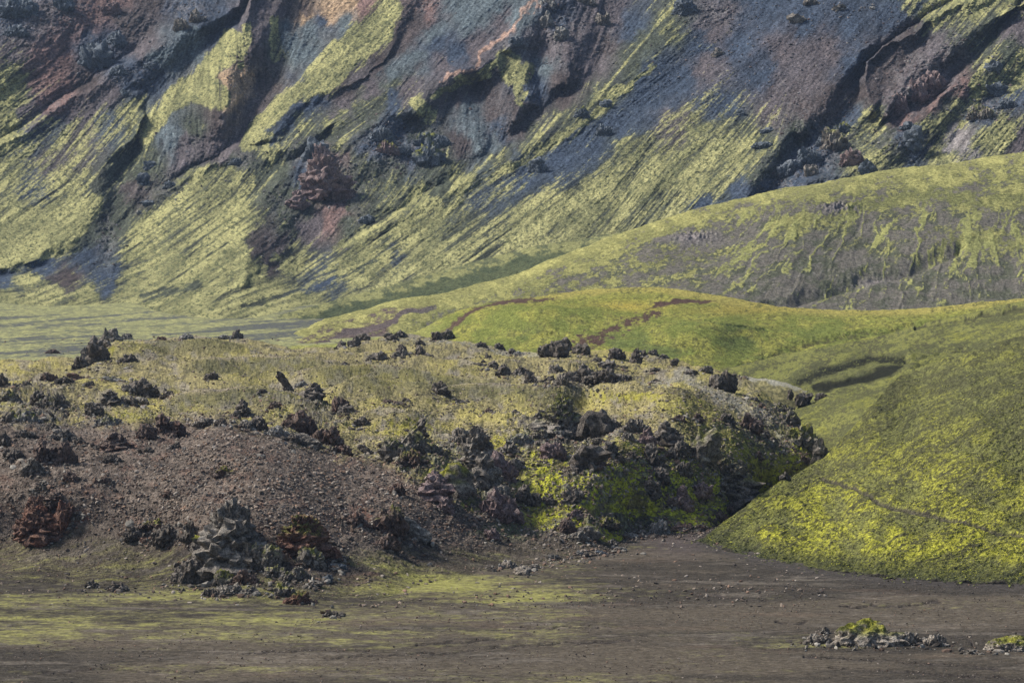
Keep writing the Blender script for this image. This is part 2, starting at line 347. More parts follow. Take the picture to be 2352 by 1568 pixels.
CRAGS = [ # rocky places on the mountain: centre, radii, strength
 (60,40,90,60,.8),(150,30,80,50,.6),(230,110,50,26,.9),(320,60,60,50,.5),(430,20,60,30,.8),(300,170,70,26,.6),(150,240,60,20,.5),
 (745,385,48,55,1.0),(710,340,40,25,.8),(900,330,80,60,.9),(960,330,50,60,.8),(870,300,40,25,.8),(1290,60,60,70,.8),(1280,20,60,30,.8),(1400,100,30,70,.5),(1160,260,90,90,.35),
 (1640,30,70,26,.9),(640,560,40,60,.4),(2110,170,90,80,.65),(2060,120,60,60,.4),(2190,110,70,60,.5),(1900,330,60,80,.9),(1800,420,60,60,.9),(1840,290,60,90,.5),(2270,250,70,30,.8),(2080,330,80,30,.6),
 (245,540,22,60,.8),(350,440,90,30,.4),(980,10,40,40,.6),(570,200,60,80,.3),(800,430,60,80,.5),(400,350,60,60,.2),(560,370,30,20,.7),(640,470,40,40,.6)]
def cragf(PX, PY):
    o = 0
    for x, y, rx_, ry_, s_ in CRAGS: o = np.maximum(o, s_ * np.exp(-(((PX - x) / rx_) ** 2 + ((PY - y) / ry_) ** 2)))
    return o
_mc = {}
def mrelief(PX, PY):
    key = PX.shape
    if PX.size > 1000 and key in _mc and _mc[key][0] is PX: return _mc[key][1]
    wx = PX + 9 * fb2(PX / 60, PY / 60, 3, 3) + 3 * fb2(PX / 14, PY / 14, 2, 8); wy = PY + 9 * fb2(PX / 60, PY / 60, 3, 4) + 3 * fb2(PX / 14, PY / 14, 2, 9)
    def near(lines):
        B = np.full(PX.shape, 1e9, f4); Hh = np.zeros(PX.shape, f4); W = np.zeros(PX.shape, f4)
        for pts, h in lines:
            d = seg_dist(wx, wy, pts); B = np.minimum(B, d)
            q = 1 / (d + 6) ** 3; Hh = Hh + q * h; W = W + q
        return B, Hh / W
    dr, hr = near(RIDGES); dg, hg = near(GULLIES)
    t = (dg / (dr + dg + 1e-3))
    t = t + 0.10 * np.sin(2 * math.pi * t) * -1
    R = hg + (hr - hg) * t
    fade = ss(725, 560, PY)
    cr = cragf(PX, PY)
    st = streaks(PX, PY, 16, 9, 11)
    st2 = streaks(PX, PY, 5, 9, 77) + .8 * streaks(PX, PY, 8, 26, 79) * ss(300, 420, PY + .12 * (PX - 900) * (PX > 900))
    gro = 1 - .6 * ss(1500, 1800, PX) * ss(330, 200, PY)
    R = R * (5 + 23 * fade) + st * gro * (0.3 + 1.15 * fade) + st2 * gro * (0.12 + 0.38 * fade)
    R = R + cr * (5.0 * (rd2(PX / 34, PY / 30, 5, 21, .6) - .5) + 2.6 * (rd2(PX / 12, PY / 9, 4, 25, .6) - .5)) * 1.5
    R = R + 1.2 * fade * fb2(PX / 30, PY / 22, 4, 41)
    R = R + 0.55 * (.3 + .7 * fade) * fb2(PX / 4.0, PY / 3.0, 3, 51)
    _mc.clear(); _mc[key] = (PX, (R, st, st2, cr, t))
    return _mc[key][1]
def mdepth(PX, PY):
    return MD(PX, PY) - mrelief(PX, PY)[0] + 12
def mcolor(PX, PY, X, Y, Z):
    R, st, st2, cr, t = mrelief(PX, PY) if False else _last(PX, PY)
    A = np.radians(angf(PX, PY))
    wob = 16 * fb2(PX / 30, PY / 30, 4, 61) ; wob2 = 16 * fb2(PX / 30, PY / 30, 4, 62)
    al = 22 * st + 8 * st2                       # draw the patches out along the fall line
    wx = PX + wob + al * np.cos(A); wy = PY + wob2 - al * np.sin(A)
    cols = [(float(x), float(y), MCOL[k]) for x, y, k, m in MA]
    ms = [(float(x), float(y), float(m)) for x, y, k, m in MA]
    base = idw(wx, wy, cols, 4.0, 7); moss = idw(wx, wy, ms, 4.0, 7)
    for pts, hw, am in STR:
        if hw < 2 or am == 0: continue
        d = seg_dist(PX + .5 * wob, PY + .5 * wob2, pts)
        k = ss(hw * 1.5, hw * .6, d + 4 * st2)
        if am > 0: moss = np.maximum(moss, am * k)
        else: moss = moss * (1 - k * -am)
    # orange-pink vein
    d = seg_dist(wx, wy, [(1234,5),(1170,60),(1100,140),(1030,175)]); base = mix(base, C(.42,.27,.20), .7 * ss(7, 2, d))
    st3 = streaks(PX, PY, 3.2, 16, 177)
    st4 = streaks(PX, PY, 7, 24, 179)
    v = moss * 1.06 + .02 + .22 * st + .16 * st2 + .30 * st3 + .36 * st4 + .20 * fb2(PX / 6, PY / 4, 4, 71, .7) - .5 * cr
    k = ss(.34, .74, v) * ss(.02, .12, moss)
    mc = mix(mix(flat(PX, C(.20,.20,.095)), C(.42,.40,.18), ss(-.5, .6, .4 * fb2(PX / 60, PY / 40, 3, 81) + .7 * st4 + .3 * st)), C(.10,.11,.055), ss(.0, .7, fb2(PX / 5, PY / 4, 3, 91, .7)))
    base = mix(base, C(.082,.088,.068), .88 * ss(.35, .7, moss))
    base = base * (1 + .25 * st + .25 * st2 + .45 * st3 + .45 * fb2(PX / 5, PY / 4, 4, 93, .7))[..., None] * .9
    bl = ss(.55, .8, rd2(PX / 9, PY / 7, 3, 95)) * cr; base = mix(base, C(.22,.21,.215), .6 * bl)
    base = mix(base, C(.05,.05,.055), .5 * cr * ss(.1, .6, fb2(PX / 8, PY / 7, 3, 97)))
    return mix(base, mc, k * .92)
def _last(PX, PY):
    # relief fields of the grid just built (front rows) carried over the back rows
    R = list(_mc.values())[0][1]; n = PX.shape[0]
    return [np.vstack([a, np.repeat(a[-1:], n - a.shape[0], 0)]) for a in R]
def small(amp, s):
    return lambda PX, PY, X, Y, Z: amp * fb3(X / s, Y / s, Z / s, 4, 5, .6)
Layer("mountain", -380, 2720, lambda x: np.interp(x, [-400, 0, 700, 1000, 1400, 1600, 2352, 2800], [745, 745, 745, 730, 640, 560, 470, 420.]),
      lambda x: x * 0 - 260.0, mdepth, lambda PX, PY, X, Y, Z: 0 * X, mcolor, MAT['mount'], 1620, 640, back=(6, 200, .5))
# ------------------------------------------------------------------ moss-veined ridges in the middle distance
topM = scurve([(560,800),(640,782),(753,732),(906,688),(1005,676),(1060,664),(1178,630),(1382,551),(1552,490),(1773,439),(1852,424),(2030,392),(2200,372),(2352,347),(2760,290)], 8)
top0 = scurve([(300,800),(456,778),(600,735),(800,681),(926,647),(974,632),(1093,601),(1229,564),(1348,548),(1450,530),(1552,510),(1800,500)], 8)
D0 = TPS([(300,800,850),(456,778,905),(600,735,985),(800,681,1060),(926,647,1080),(1093,601,1095),(1229,564,1100),(1348,549,1100),(1552,488,1105),
          (456,810,870),(700,760,960),(900,720,1005),(1000,680,1040),(1150,640,1050),(1300,590,1060),(1400,560,1070)])
def c0(PX, PY, X, Y, Z):
    t = PY - top0(PX)
    n = fb2(PX / 22, PY / 9, 4, 3); n2 = fb2(PX / 5, PY / 3, 3, 5)
    mossy = mix(flat(PX, C(.22,.22,.095)), C(.10,.11,.06), ss(-.2, .6, n + .5 * n2))
    dk = C(.055,.07,.04)
    return mix(mossy, dk, ss(12, 26, t + 8 * n + 4 * n2) * ss(480, 640, PX) * .85)
Layer("moss_spur", 300, 1560, lambda x: np.minimum(top0(x) + 95, topM(x) + 16), top0, D0, small(.5, 5), c0, MAT['far'], 800, 60, back=(10, 45, .5), crest=(14, 14))

DM = TPS([(560,800,860),(640,782,890),(753,732,945),(957,674,985),(1178,630,1010),(1382,549,1045),(1552,488,1070),(1852,424,1095),(2352,347,1125),(2760,290,1140),
          (700,790,870),(900,750,925),(1000,720,950),(1200,680,965),(1400,660,975),(1600,670,960),(1800,700,940),(2100,720,935),(2352,700,950),(2760,700,950),
          (1600,560,1030),(2000,560,1035),(2352,540,1050),(1800,640,975),(2100,640,985),(2352,620,1000),(1500,600,1005)])
def mrib(PX, PY):
    wx = PX + 10 * fb2(PX / 50, PY / 50, 3, 13); wy = PY + 8 * fb2(PX / 40, PY / 40, 3, 14)
    # fall-line ribs, vertical at the right, slanting at the left
    sl = np.interp(PX, [1200, 1700, 2000, 2352], [2.2, .9, .25, -.15])
    u = (wx + sl * (wy - 560) + 10 * fb2(PX / 16, PY / 22, 3, 17)) / 22.0
    return rd2(u, wy / 110, 4, 15, .55), wx, wy
def zM(PX, PY, X, Y, Z):
    r, wx, wy = mrib(PX, PY)
    low = ss(1550, 1800, PX) * ss(450, 540, PY)
    swale = np.exp(-(seg_dist(wx, wy, [(2200,575),(2050,625),(1950,650),(1850,680),(1760,705)]) / 13) ** 2)
    sh = np.exp(-(seg_dist(wx, wy, [(2352,560),(2250,545),(2150,560),(2050,540)]) / 25) ** 2)
    knob = np.exp(-(((PX - 1925) / 45) ** 2 + ((PY - 478) / 14) ** 2)) + .8 * np.exp(-(((PX - 1600) / 50) ** 2 + ((PY - 545) / 13) ** 2)) + .6 * np.exp(-(((PX - 2010) / 40) ** 2 + ((PY - 640) / 14) ** 2))
    return low * .9 * (r - .6) + .8 * fb3(X / 12, Y / 12, Z / 12, 5, 5, .6) - 3.0 * swale + 1.6 * knob * (1 + .8 * fb2(PX / 6, PY / 4, 3, 9)) + 1.0 * sh
def cM(PX, PY, X, Y, Z):
    r, wx, wy = mrib(PX, PY)
    n = fb2(PX / 30, PY / 16, 4, 23); n2 = fb2(PX / 6, PY / 4, 4, 25, .65)
    ag = np.clip(20 + (PY - 560) * .0 + ss(1500, 2000, PX) * 40, 5, 90)
    st = streaks(PX, PY, 9, 9, 27, np.clip(18 + 35 * ss(1400, 1900, PX) * ss(440, 560, PY), 5, 90))
    t = PY - topM(PX); low0 = ss(1300, 1600, PX)
    moss = .55 + .32 * ss(60, 0, t) - .13 * ss(560, 640, PY) * low0 - .04 * ss(60, 200, t)
    moss = moss + .12 * ss(1300, 900, PX)
    low = ss(1500, 1750, PX) * ss(430, 520, PY)
    vein = ss(.70, .84, r) * low
    bright = np.exp(-(((PX - 2260) / 130) ** 2 + ((PY - 560) / 34) ** 2)) * .5 + np.exp(-(seg_dist(wx, wy, [(2352,450),(2250,470),(2130,440),(1990,470),(1880,500),(1780,520)]) / 22) ** 2) * .35
    scr = ss(1500, 1800, PX) * ss(40, 90, t)
    v = moss - .26 * low + .50 * vein + .20 * n + .34 * n2 + .26 * st + bright - .15 * scr * ss(560, 680, PY)
    base = mix(flat(PX, C(.13,.12,.10)), C(.085,.09,.06), ss(-.4, .5, n)); base = mix(base, C(.17,.16,.145), .6 * ss(.1, .7, n2))
    # brown knoll at the left end, grey rock outcrops
    kn = ss(-10, 10, poly_sd(wx, wy, [(640,805),(753,745),(906,700),(1005,686),(930,730),(860,775),(700,800)]))
    base = mix(base, C(.12,.085,.08), kn * .8); v = v - .33 * kn * ss(-.4, .3, n2 + .4)
    d = seg_dist(wx, wy, [(1000,700),(900,735),(820,760),(720,800)]); v = v - .5 * ss(9, 3, d); base = mix(base, C(.10,.085,.085), .6 * ss(9, 3, d))
    rk = np.maximum(np.exp(-(((PX - 1925) / 40) ** 2 + ((PY - 482) / 12) ** 2)), np.exp(-(((PX - 1590) / 60) ** 2 + ((PY - 550) / 14) ** 2)))
    rk = np.maximum(rk, np.exp(-(((PX - 2010) / 40) ** 2 + ((PY - 642) / 12) ** 2)))
    base = mix(base, C(.19,.17,.165), rk); v = v - .7 * rk
    mc = mix(flat(PX, C(.16,.165,.06)), C(.38,.36,.13), ss(-.2, .7, n + .5 * n2) * .6 + .4 * ss(60, 0, t))
    mc = mix(mc, C(.33,.34,.12), vein * .5)
    return mix(base, mc, .9 * ss(.40, .62, v))
Layer("moss_ridge", 560, 2740, lambda x: np.interp(x, [560, 900, 1100, 1500, 2740], [830, 800, 745, 735, 745.]), topM, DM, zM, cM, MAT['far'], 1180, 340, back=(14, 60, .45), crest=(16, 22))

# ------------------------------------------------------------------ yellow-green hill
topY = scurve([(560,800),(800,787),(950,765),(1000,742),(1060,715),(1150,692),(1250,678),(1320,668),(1400,662),(1480,660),(1560,665),(1640,677),(1720,693),(1800,703),(1900,711),(2000,713),(2100,711),(2200,700),(2352,684),(2760,640)], 8)
DY = TPS([(560,800,852),(800,787,850),(950,765,860),(1150,692,890),(1400,660,905),(1750,697,880),(1900,712,880),(2100,712,880),(2352,684,880),(2760,640,890),
          (560,850,765),(900,830,790),(1200,800,790),(1400,810,775),(1200,740,835),(1450,720,845),(1650,760,815),(1900,760,835),(1700,840,770),(2000,800,800),(2352,760,820),(2760,760,820)])
earth = [(1010,765),(1040,742),(1080,720),(1130,700),(1160,692),(1210,688),(1280,684),(1272,690),(1200,702),(1120,712),(1080,735),(1030,765),(1000,778)]
def yscar(PX, PY):
    wx = PX + 8 * fb2(PX / 22, PY / 12, 4, 33, .7); wy = PY + 5 * fb2(PX / 22, PY / 12, 4, 34, .7)
    return wx, wy
def zY(PX, PY, X, Y, Z):
    wx, wy = yscar(PX, PY)
    cut = ss(13, 2, seg_dist(wx, wy, [(1700,845),(1800,808),(1870,785),(1950,772),(2040,762),(2090,752),(2200,735)]))
    line = ss(4, 1, seg_dist(wx, wy, [(1625,745),(1640,765),(1700,768),(1760,766)])) + ss(4, 1, seg_dist(wx, wy, [(1230,775),(1270,770),(1310,776)]))
    bump = 3.5 * np.exp(-(((PX - 1250) / 170) ** 2 + ((PY - 735) / 26) ** 2)) + 3 * np.exp(-(((PX - 1640) / 130) ** 2 + ((PY - 770) / 26) ** 2))
    return .35 * fb3(X / 14, Y / 14, Z / 14, 4, 5, .55) + .18 * fb3(X / 2, Y / 2, Z / 2, 3, 6, .6) - .7 * cut - .4 * line + bump
def cY(PX, PY, X, Y, Z):
    wx, wy = yscar(PX, PY); n = fb2(PX / 40, PY / 14, 4, 43); n2 = fb2(PX / 7, PY / 3.5, 4, 45, .65)
    t = PY - topY(PX)
    g = mix(flat(PX, C(.155,.175,.045)), C(.28,.275,.065), ss(-.4, .5, n + .3 * n2)); g = mix(g, C(.125,.15,.045), ss(0, .6, fb2(PX / 90, PY / 20, 3, 47)) * ss(740, 780, PY))
    g = mix(g, C(.40,.33,.10), ss(22, 4, t + 8 * n) * .6 * ss(1150, 1300, PX))
    g = mix(g, C(.45,.34,.07), np.exp(-(((PX - 1440) / 70) ** 2 + ((PY - 705) / 15) ** 2)) * .6)
    g = mix(g, C(.42,.31,.08), np.exp(-(((PX - 1700) / 120) ** 2 + ((PY - 712) / 12) ** 2)) * .45)
    n5 = fb2(PX / 3.5, PY / 1.5, 3, 48, .75); g = mix(g, C(.085,.088,.038), ss(-.1, .7, .7 * n2 + .4 * n + .5 * n5) * .8)
    ea = ss(-2, 3, poly_sd(wx, wy, earth) + 3 * n2)
    ea = np.maximum(ea, ss(-2, 2, poly_sd(wx, wy, [(1500,695),(1560,685),(1600,685),(1650,694),(1580,697),(1520,706),(1480,716),(1500,705)])))
    sp = np.exp(-(seg_dist(wx, wy, [(1250,810),(1330,790),(1400,770),(1450,745),(1500,722)]) / 26) ** 2)
    ea = np.maximum(ea, ss(.55, .68, sp * .70 + .34 * fb2(PX / 12, PY / 5, 4, 49, .65)))
    g = mix(g, C(.085,.055,.043), ea)
    cut = ss(9, 3, seg_dist(wx, wy, [(1700,845),(1800,808),(1870,785),(1950,772),(2040,762),(2090,752),(2200,735)]))
    g = mix(g, C(.06,.055,.03), cut * .75 * ss(-.2, .5, n2 + .35 + .3 * n))
    g = mix(g, C(.07,.09,.03), .7 * ss(3.5, 1.5, seg_dist(wx, wy, [(1625,745),(1640,765),(1700,768),(1760,766)])))
    g = mix(g, C(.27,.27,.09), ss(1050, 960, PX) * .7)
    return g
Layer("grassy_hill", 560, 2740, lambda x: np.interp(x, [560, 1500, 2740], [860, 880, 870.]), topY, DY, zY, cY, MAT['far'], 1180, 190, back=(12, 50, .4), crest=(14, 16))
# ------------------------------------------------------------------ green moss hills at the right
topG2 = scurve([(1560,872),(1640,851),(1700,838),(1800,815),(1920,790),(1990,780),(2060,762),(2100,748),(2200,725),(2352,690),(2760,610)], 8)
DG2 = TPS([(1560,872,690),(1640,851,705),(1800,815,730),(1920,790,745),(2060,762,760),(2200,725,760),(2352,690,750),(2760,610,740),
           (1560,930,610),(1700,900,625),(1800,870,655),(1900,870,630),(1905,905,586),(1845,978,556),(1870,950,566),(1900,925,574),(1900,980,544),(1900,1040,525),(1935,1012,508),(1985,958,518),(2035,900,553),(2000,850,640),(2100,820,640),(2090,852,598),(2352,800,610),(2352,740,680),(2760,740,620),(2352,880,560),(2150,930,560),(2760,880,540),(1560,1000,600),(1800,1040,580)])
def gul2(PX, PY):
    wx = PX + 8 * fb2(PX / 26, PY / 14, 4, 53); wy = PY + 5 * fb2(PX / 26, PY / 14, 4, 54)
    a = seg_dist(wx, wy, [(1835,880),(1885,856),(1940,840),(2000,826),(2075,826)])
    b = seg_dist(wx, wy, [(1870,890),(1930,882),(1990,866),(2060,846)])
    return wx, wy, a, b
def zG2(PX, PY, X, Y, Z):
    wx, wy, a, b = gul2(PX, PY)
    lin = ss(6, 1, seg_dist(wx, wy, [(2100,752),(2200,735),(2352,704)])) + .6 * ss(7, 1, seg_dist(wx, wy, [(2080,832),(2200,805),(2352,770)]))
    return .5 * fb3(X / 10, Y / 10, Z / 10, 5, 6, .6) + .5 * ss(40, 22, a) - .5 * ss(24, 3, a) - .4 * ss(22, 3, b) - .8 * lin
def moss_col(PX, PY, st, n, n2, lvl):
    c = mix(flat(PX, C(.17,.175,.055)), C(.245,.245,.05), ss(-.3, .5, n))
    gap = ss(-.12, .38, n2 * .75 + st * .6 - lvl)
    return mix(c, C(.060,.058,.036), gap * .85)
def cG2(PX, PY, X, Y, Z):
    wx, wy, a, b = gul2(PX, PY)
    n = fb2(PX / 40, PY / 18, 4, 63); n2 = fb2(PX / 6, PY / 3, 4, 65, .65) * .7 + .5 * fb2(PX / 4 + PY / 8, PY / 1.5 + PX / 9, 3, 66, .7); st = streaks(PX, PY, 10, 7, 67, flat(PX, C(16, 16, 16))[..., 0])
    c = moss_col(PX, PY, st, n - .35, n2, -.10)
    c = mix(c, C(.085,.09,.042), .65 * ss(-.3, .5, st + n + .3 * n2))
    zone = ss(-6, 10, poly_sd(wx, wy, [(1840,895),(1880,850),(1960,825),(2060,815),(2090,845),(2000,880),(1900,905)]))
    c = mix(c, C(.085,.09,.045), zone * .45)
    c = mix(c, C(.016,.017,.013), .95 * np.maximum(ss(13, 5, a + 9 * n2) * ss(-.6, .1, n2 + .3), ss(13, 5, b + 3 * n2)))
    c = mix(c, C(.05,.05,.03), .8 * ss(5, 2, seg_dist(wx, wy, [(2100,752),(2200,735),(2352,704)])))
    return c
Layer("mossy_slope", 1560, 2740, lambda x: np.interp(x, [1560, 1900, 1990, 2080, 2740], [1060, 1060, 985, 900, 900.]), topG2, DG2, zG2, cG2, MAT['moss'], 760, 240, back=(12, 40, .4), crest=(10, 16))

# front hill
topG = scurve([(1570,1262),(1605,1238),(1660,1198),(1700,1168),(1740,1136),(1800,1100),(1860,1066),(1885,1050),(1930,1012),(1980,958),(2030,900),(2080,850),(2200,815),(2352,770),(2760,680)], 2)
botG = scurve([(1560,1246),(1605,1242),(1700,1276),(1780,1292),(1900,1312),(2050,1326),(2200,1336),(2352,1342),(2760,1352)], 8)
_gp = [(x, float(botG(x)), float(gd(botG(x)))) for x in (1605,1680,1750,1830,1900,1980,2060,2140,2220,2300,2352,2450,2600,2760)]
DG = TPS(_gp + [(1660,1198,447),(1740,1136,464),(1800,1100,474),(1885,1050,490),(1900,1180,446),(2000,1230,420),(2200,1240,414),(2352,1250,411),
                (1930,1012,491),(1980,958,508),(2030,900,545),(2080,850,590),(2352,770,585),(2760,680,580),(2000,1050,468),(2100,1100,446),(2200,1150,430),(2352,1150,426),(2352,1000,452),(2200,1000,460),(2000,950,508),(2200,900,510),(2352,880,500),(2760,900,470),(2760,1100,420)])
def dG(PX, PY): return DG(PX, np.minimum(PY, botG(PX))) 
trail = [(1885,1098),(1930,1110),(1975,1130),(2030,1160),(2090,1172),(2150,1185),(2220,1203),(2290,1220),(2352,1232),(2700,1262)]
def gst(PX, PY):
    A = np.interp(PY, [850, 950, 1050, 1300], [18, 24, 30, 26]) + 0 * PX
    return streaks(PX, PY, 13, 8, 87, A), streaks(PX, PY, 2.6, 3.6, 89, A - 8), fb2(PX / 60, PY / 40, 4, 83)
def zG(PX, PY, X, Y, Z):
    st, s2, n = gst(PX, PY)
    d = seg_dist(PX + 2 * fb2(PX / 9, PY / 9, 2, 5), PY, trail)
    foot = ss(60, 0, botG(PX) - PY)
    return .26 * st + .15 * s2 + .4 * n + .10 * fb3(X / .5, Y / .8, Z / .5, 3, 6, .6) - .35 * ss(6, 1, d) + foot * .25 * fb3(X / 1.2, Y / 1.2, Z / 1.2, 3, 9, .6)
def cG(PX, PY, X, Y, Z):
    st, s2, n = gst(PX, PY)
    n2 = s2 + .5 * fb2(PX / 3, PY / 2, 3, 85, .7)
    lo = ss(900, 1250, PY); rA = .42; spk = fb2((PX * math.sin(rA) + PY * math.cos(rA)) / 1.7, (PX * math.cos(rA) - PY * math.sin(rA)) / 4.6, 3, 189, .75)
    c = moss_col(PX, PY, st, n + .3 * lo, n2 * .9, .24 * lo - .14)
    c = mix(c, C(.39,.385,.045), .8 * lo * ss(.35, -.1, n2 * .75 + .6 * st) * ss(-.35, .35, n + .5 * st - .3 * n2))
    s5 = streaks(PX, PY, 6, 20, 187, np.interp(PY, [850, 950, 1050, 1300], [18, 24, 30, 26]) + 0 * PX)
    c = mix(c, C(.055,.053,.034), (.15 + .65 * ss(1900, 2150, PX + .6 * (PY - 900))) * ss(.05, .5, s5 + .3 * n - .2 * lo))
    c = mix(c, C(.13,.135,.055), .35 * (1 - lo))
    c = mix(c, C(.07,.062,.05), .9 * ss(6.5, 2.5, seg_dist(PX + 2 * fb2(PX / 9, PY / 9, 2, 5), PY, trail)))
    c = mix(c, C(.048,.048,.026), .78 * ss(-.12, .40, spk - .15 * lo))
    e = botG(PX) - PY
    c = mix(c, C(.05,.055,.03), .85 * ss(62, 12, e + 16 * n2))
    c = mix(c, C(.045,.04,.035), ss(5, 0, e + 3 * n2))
    tip = ss(110, 20, np.hypot(PX - 1605, (PY - 1240) * 1.3)); return mix(c, C(.06,.065,.03), .7 * tip * ss(-.4, .5, n2 + .1))
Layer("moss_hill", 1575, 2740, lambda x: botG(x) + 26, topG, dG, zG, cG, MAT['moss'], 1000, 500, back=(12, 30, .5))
# ------------------------------------------------------------------ lava field with the brown gravel mound in front
topL = scurve([(-400,850),(-100,840),(0,828),(40,822),(80,830),(120,815),(170,818),(200,828),(225,806),(260,786),(320,781),(360,774),(430,768),(470,775),(520,780),(560,777),(620,787),(690,800),(730,800),(780,790),(850,776),(905,766),(960,770),(1020,782),(1100,790),(1180,800),(1250,808),(1400,806),(1500,818),(1560,832),(1620,848),(1680,862),(1740,895),(1790,935),(1831,958),(1850,978),(1880,1000),(1897,1018),(1903,1060)], 4)
botL = scurve([(-400,1320),(0,1330),(200,1345),(420,1362),(600,1392),(750,1395),(880,1372),(1000,1345),(1120,1325),(1200,1308),(1300,1285),(1400,1268),(1432,1258),(1410,1240),(1380,1226),(1450,1220),(1560,1222),(1620,1222),(1660,1200),(1740,1148),(1820,1112),(1903,1075)], 4)
_lp = [(x, float(botL(x)), float(gd(botL(x)))) for x in (-400,-200,0,120,240,360,480,600,720,840,960,1080,1200,1300,1400,1450,1520,1600,1680,1740)]
_lq = [(x, float(botL(x)) - dy, float(gd(botL(x) - dy)) * (1 - zz / HC)) for x in (0,160,320,480,640,800,960,1100,1200) for dy, zz in ((32, .35), (66, 1.5))]
DL = TPS(_lp + _lq + [(-400,960,505),(-400,850,640),(-100,1150,422),(0,970,468),(0,1100,424),(130,985,462),(300,985,455),(300,1100,420),(500,968,458),(500,1100,417),(500,1200,399),(640,990,455),(760,1035,448),(760,1150,413),(860,1060,445),(900,1180,414),
   (0,828,650),(250,790,665),(430,770,690),(560,777,690),(690,800,670),(850,776,720),(1020,782,730),(1250,806,690),(1400,806,690),(1560,832,670),(1680,862,600),
   (0,900,545),(200,900,550),(400,880,575),(600,840,620),(600,900,545),(650,940,500),(800,850,605),(1000,880,570),(900,930,515),(1000,985,488),(1150,930,525),(1300,880,575),(1400,900,560),(1350,935,540),
   (920,1000,468),(1100,1010,470),(1280,985,476),(1400,960,488),(1300,1060,452),(1200,1100,443),(1000,1100,437),(1100,1180,428),(1350,1150,440),(1500,1150,450),(1500,1060,458),(1500,980,474),(1560,882,540),(1600,930,505),(1700,980,497),(1700,1080,474),(1620,1150,460),(1700,1140,470),(1640,1060,467),(1520,1130,453),
   (1831,958,548),(1880,1000,522),(1890,1050,512),(1800,1060,495)], .0008)
def dL(PX, PY): return DL(PX, np.minimum(PY, botL(PX)))
def cragmask(PX, PY):
    o = 0
    for x, y, a, b, s_ in [(1280,1000,120,60,.8),(1000,1060,120,60,.8),(1100,1120,90,90,.8),(1350,1110,160,90,.38),(1500,1090,200,90,.38),(1640,1080,90,110,.42),(1780,1000,110,60,.7),(1700,1150,90,50,.5),(1450,1210,200,22,.9),(720,960,90,40,.6),(100,960,120,60,.6),(380,980,80,40,.4),(1350,880,160,50,.35),(60,900,110,40,.4),(1280,1230,130,40,.5)]:
        o = np.maximum(o, s_ * np.exp(-(((PX - x) / a) ** 2 + ((PY - y) / b) ** 2)))
    return o
def brownmask(PX, PY):
    n = 14 * fb2(PX / 40, PY / 20, 4, 103, .6)
    ed = np.interp(PX, [-400, 0, 130, 300, 500, 640, 760, 860, 900, 960, 1050, 1150, 1250, 1400, 1460], [955, 965, 975, 978, 968, 1000, 1045, 1065, 1080, 1120, 1160, 1195, 1215, 1245, 1280])
    return ss(-14, 16, PY - ed + n)
_lc = {}
def lfields(PX, PY, X, Y, Z):
    k = id(X)
    if PX.size > 1000 and k in _lc and _lc[k][0] is X: return _lc[k][1]
    cm = cragmask(PX, PY); bm = brownmask(PX, PY)
    big = fb3(X / 14, Y / 22, Z / 14, 3, 201, .5)
    mid = rd3(X / 3.2, Y / 4.5, Z / 3.2, 4, 205, .6) - .62
    fin = fb3(X / .8, Y / 1.3, Z / .8, 4, 209, .7)
    _lc.clear(); _lc[k] = (X, (cm, bm, big, mid, fin))
    return _lc[k][1]
def zL(PX, PY, X, Y, Z):
    cm, bm, big, mid, fin = lfields(PX, PY, X, Y, Z)
    e = ss(0, 70, botL(PX) - PY)
    far = ss(980, 860, PY)
    def fold(pts, a, wf, wb):      # a swell whose back falls off faster than its front
        p = np.array(pts, float); yc = np.interp(PX, p[:, 0], p[:, 1]) + 3 * fb2(PX / 60, PX * 0, 3, 501); u = PY - yc
        e0 = ss(p[0, 0] - 60, p[0, 0] + 40, PX) * ss(p[-1, 0] + 60, p[-1, 0] - 40, PX)
        return .6 * a * e0 * np.where(u > 0, np.exp(-(u / wf) ** 2), np.exp(-(u / wb) ** 2))
    mound = (fold([(700,866),(850,860),(1000,868),(1100,882),(1190,898)], 3.2, 15, 7) + fold([(780,908),(900,899),(1050,901),(1200,911),(1350,915),(1480,905)], 3.4, 17, 7)
        + fold([(380,928),(480,918),(600,916),(720,934)], 2.6, 16, 7) + fold([(420,850),(520,843),(640,838),(760,846)], 2.2, 12, 6) + fold([(900,960),(1050,950),(1200,962)], 2.0, 14, 7)
        + fold([(240,806),(400,792),(560,795),(700,815)], 1.8, 16, 8) + fold([(880,825),(1000,832),(1150,840)], 1.6, 9, 5) + fold([(0,905),(150,898),(300,905)], 1.6, 12, 6)
        - 1.8 * np.exp(-(((PX - 530) / 120) ** 2 + ((PY - 888) / 13) ** 2)))
    # pale crest running down to the right over the crag hill
    cr = seg_dist(PX, PY, [(1400,925),(1500,890),(1570,868),(1640,905),(1720,940),(1790,975),(1850,1020)])
    mound = mound + .5 * np.exp(-(cr / 16) ** 2)
    top = ss(-2, 30, PY - topL(PX))
    lowr = ss(1430, 1560, PX) * ss(960, 1060, PY)
    rough = (.14 + .14 * (1 - bm) + 1.5 * cm * (1 - .7 * lowr)) 
    return e * (big * (.5 + .8 * (1 - bm)) + rough * mid * 2.2 + (.24 - .04 * bm + .3 * cm) * fin) + mound * e
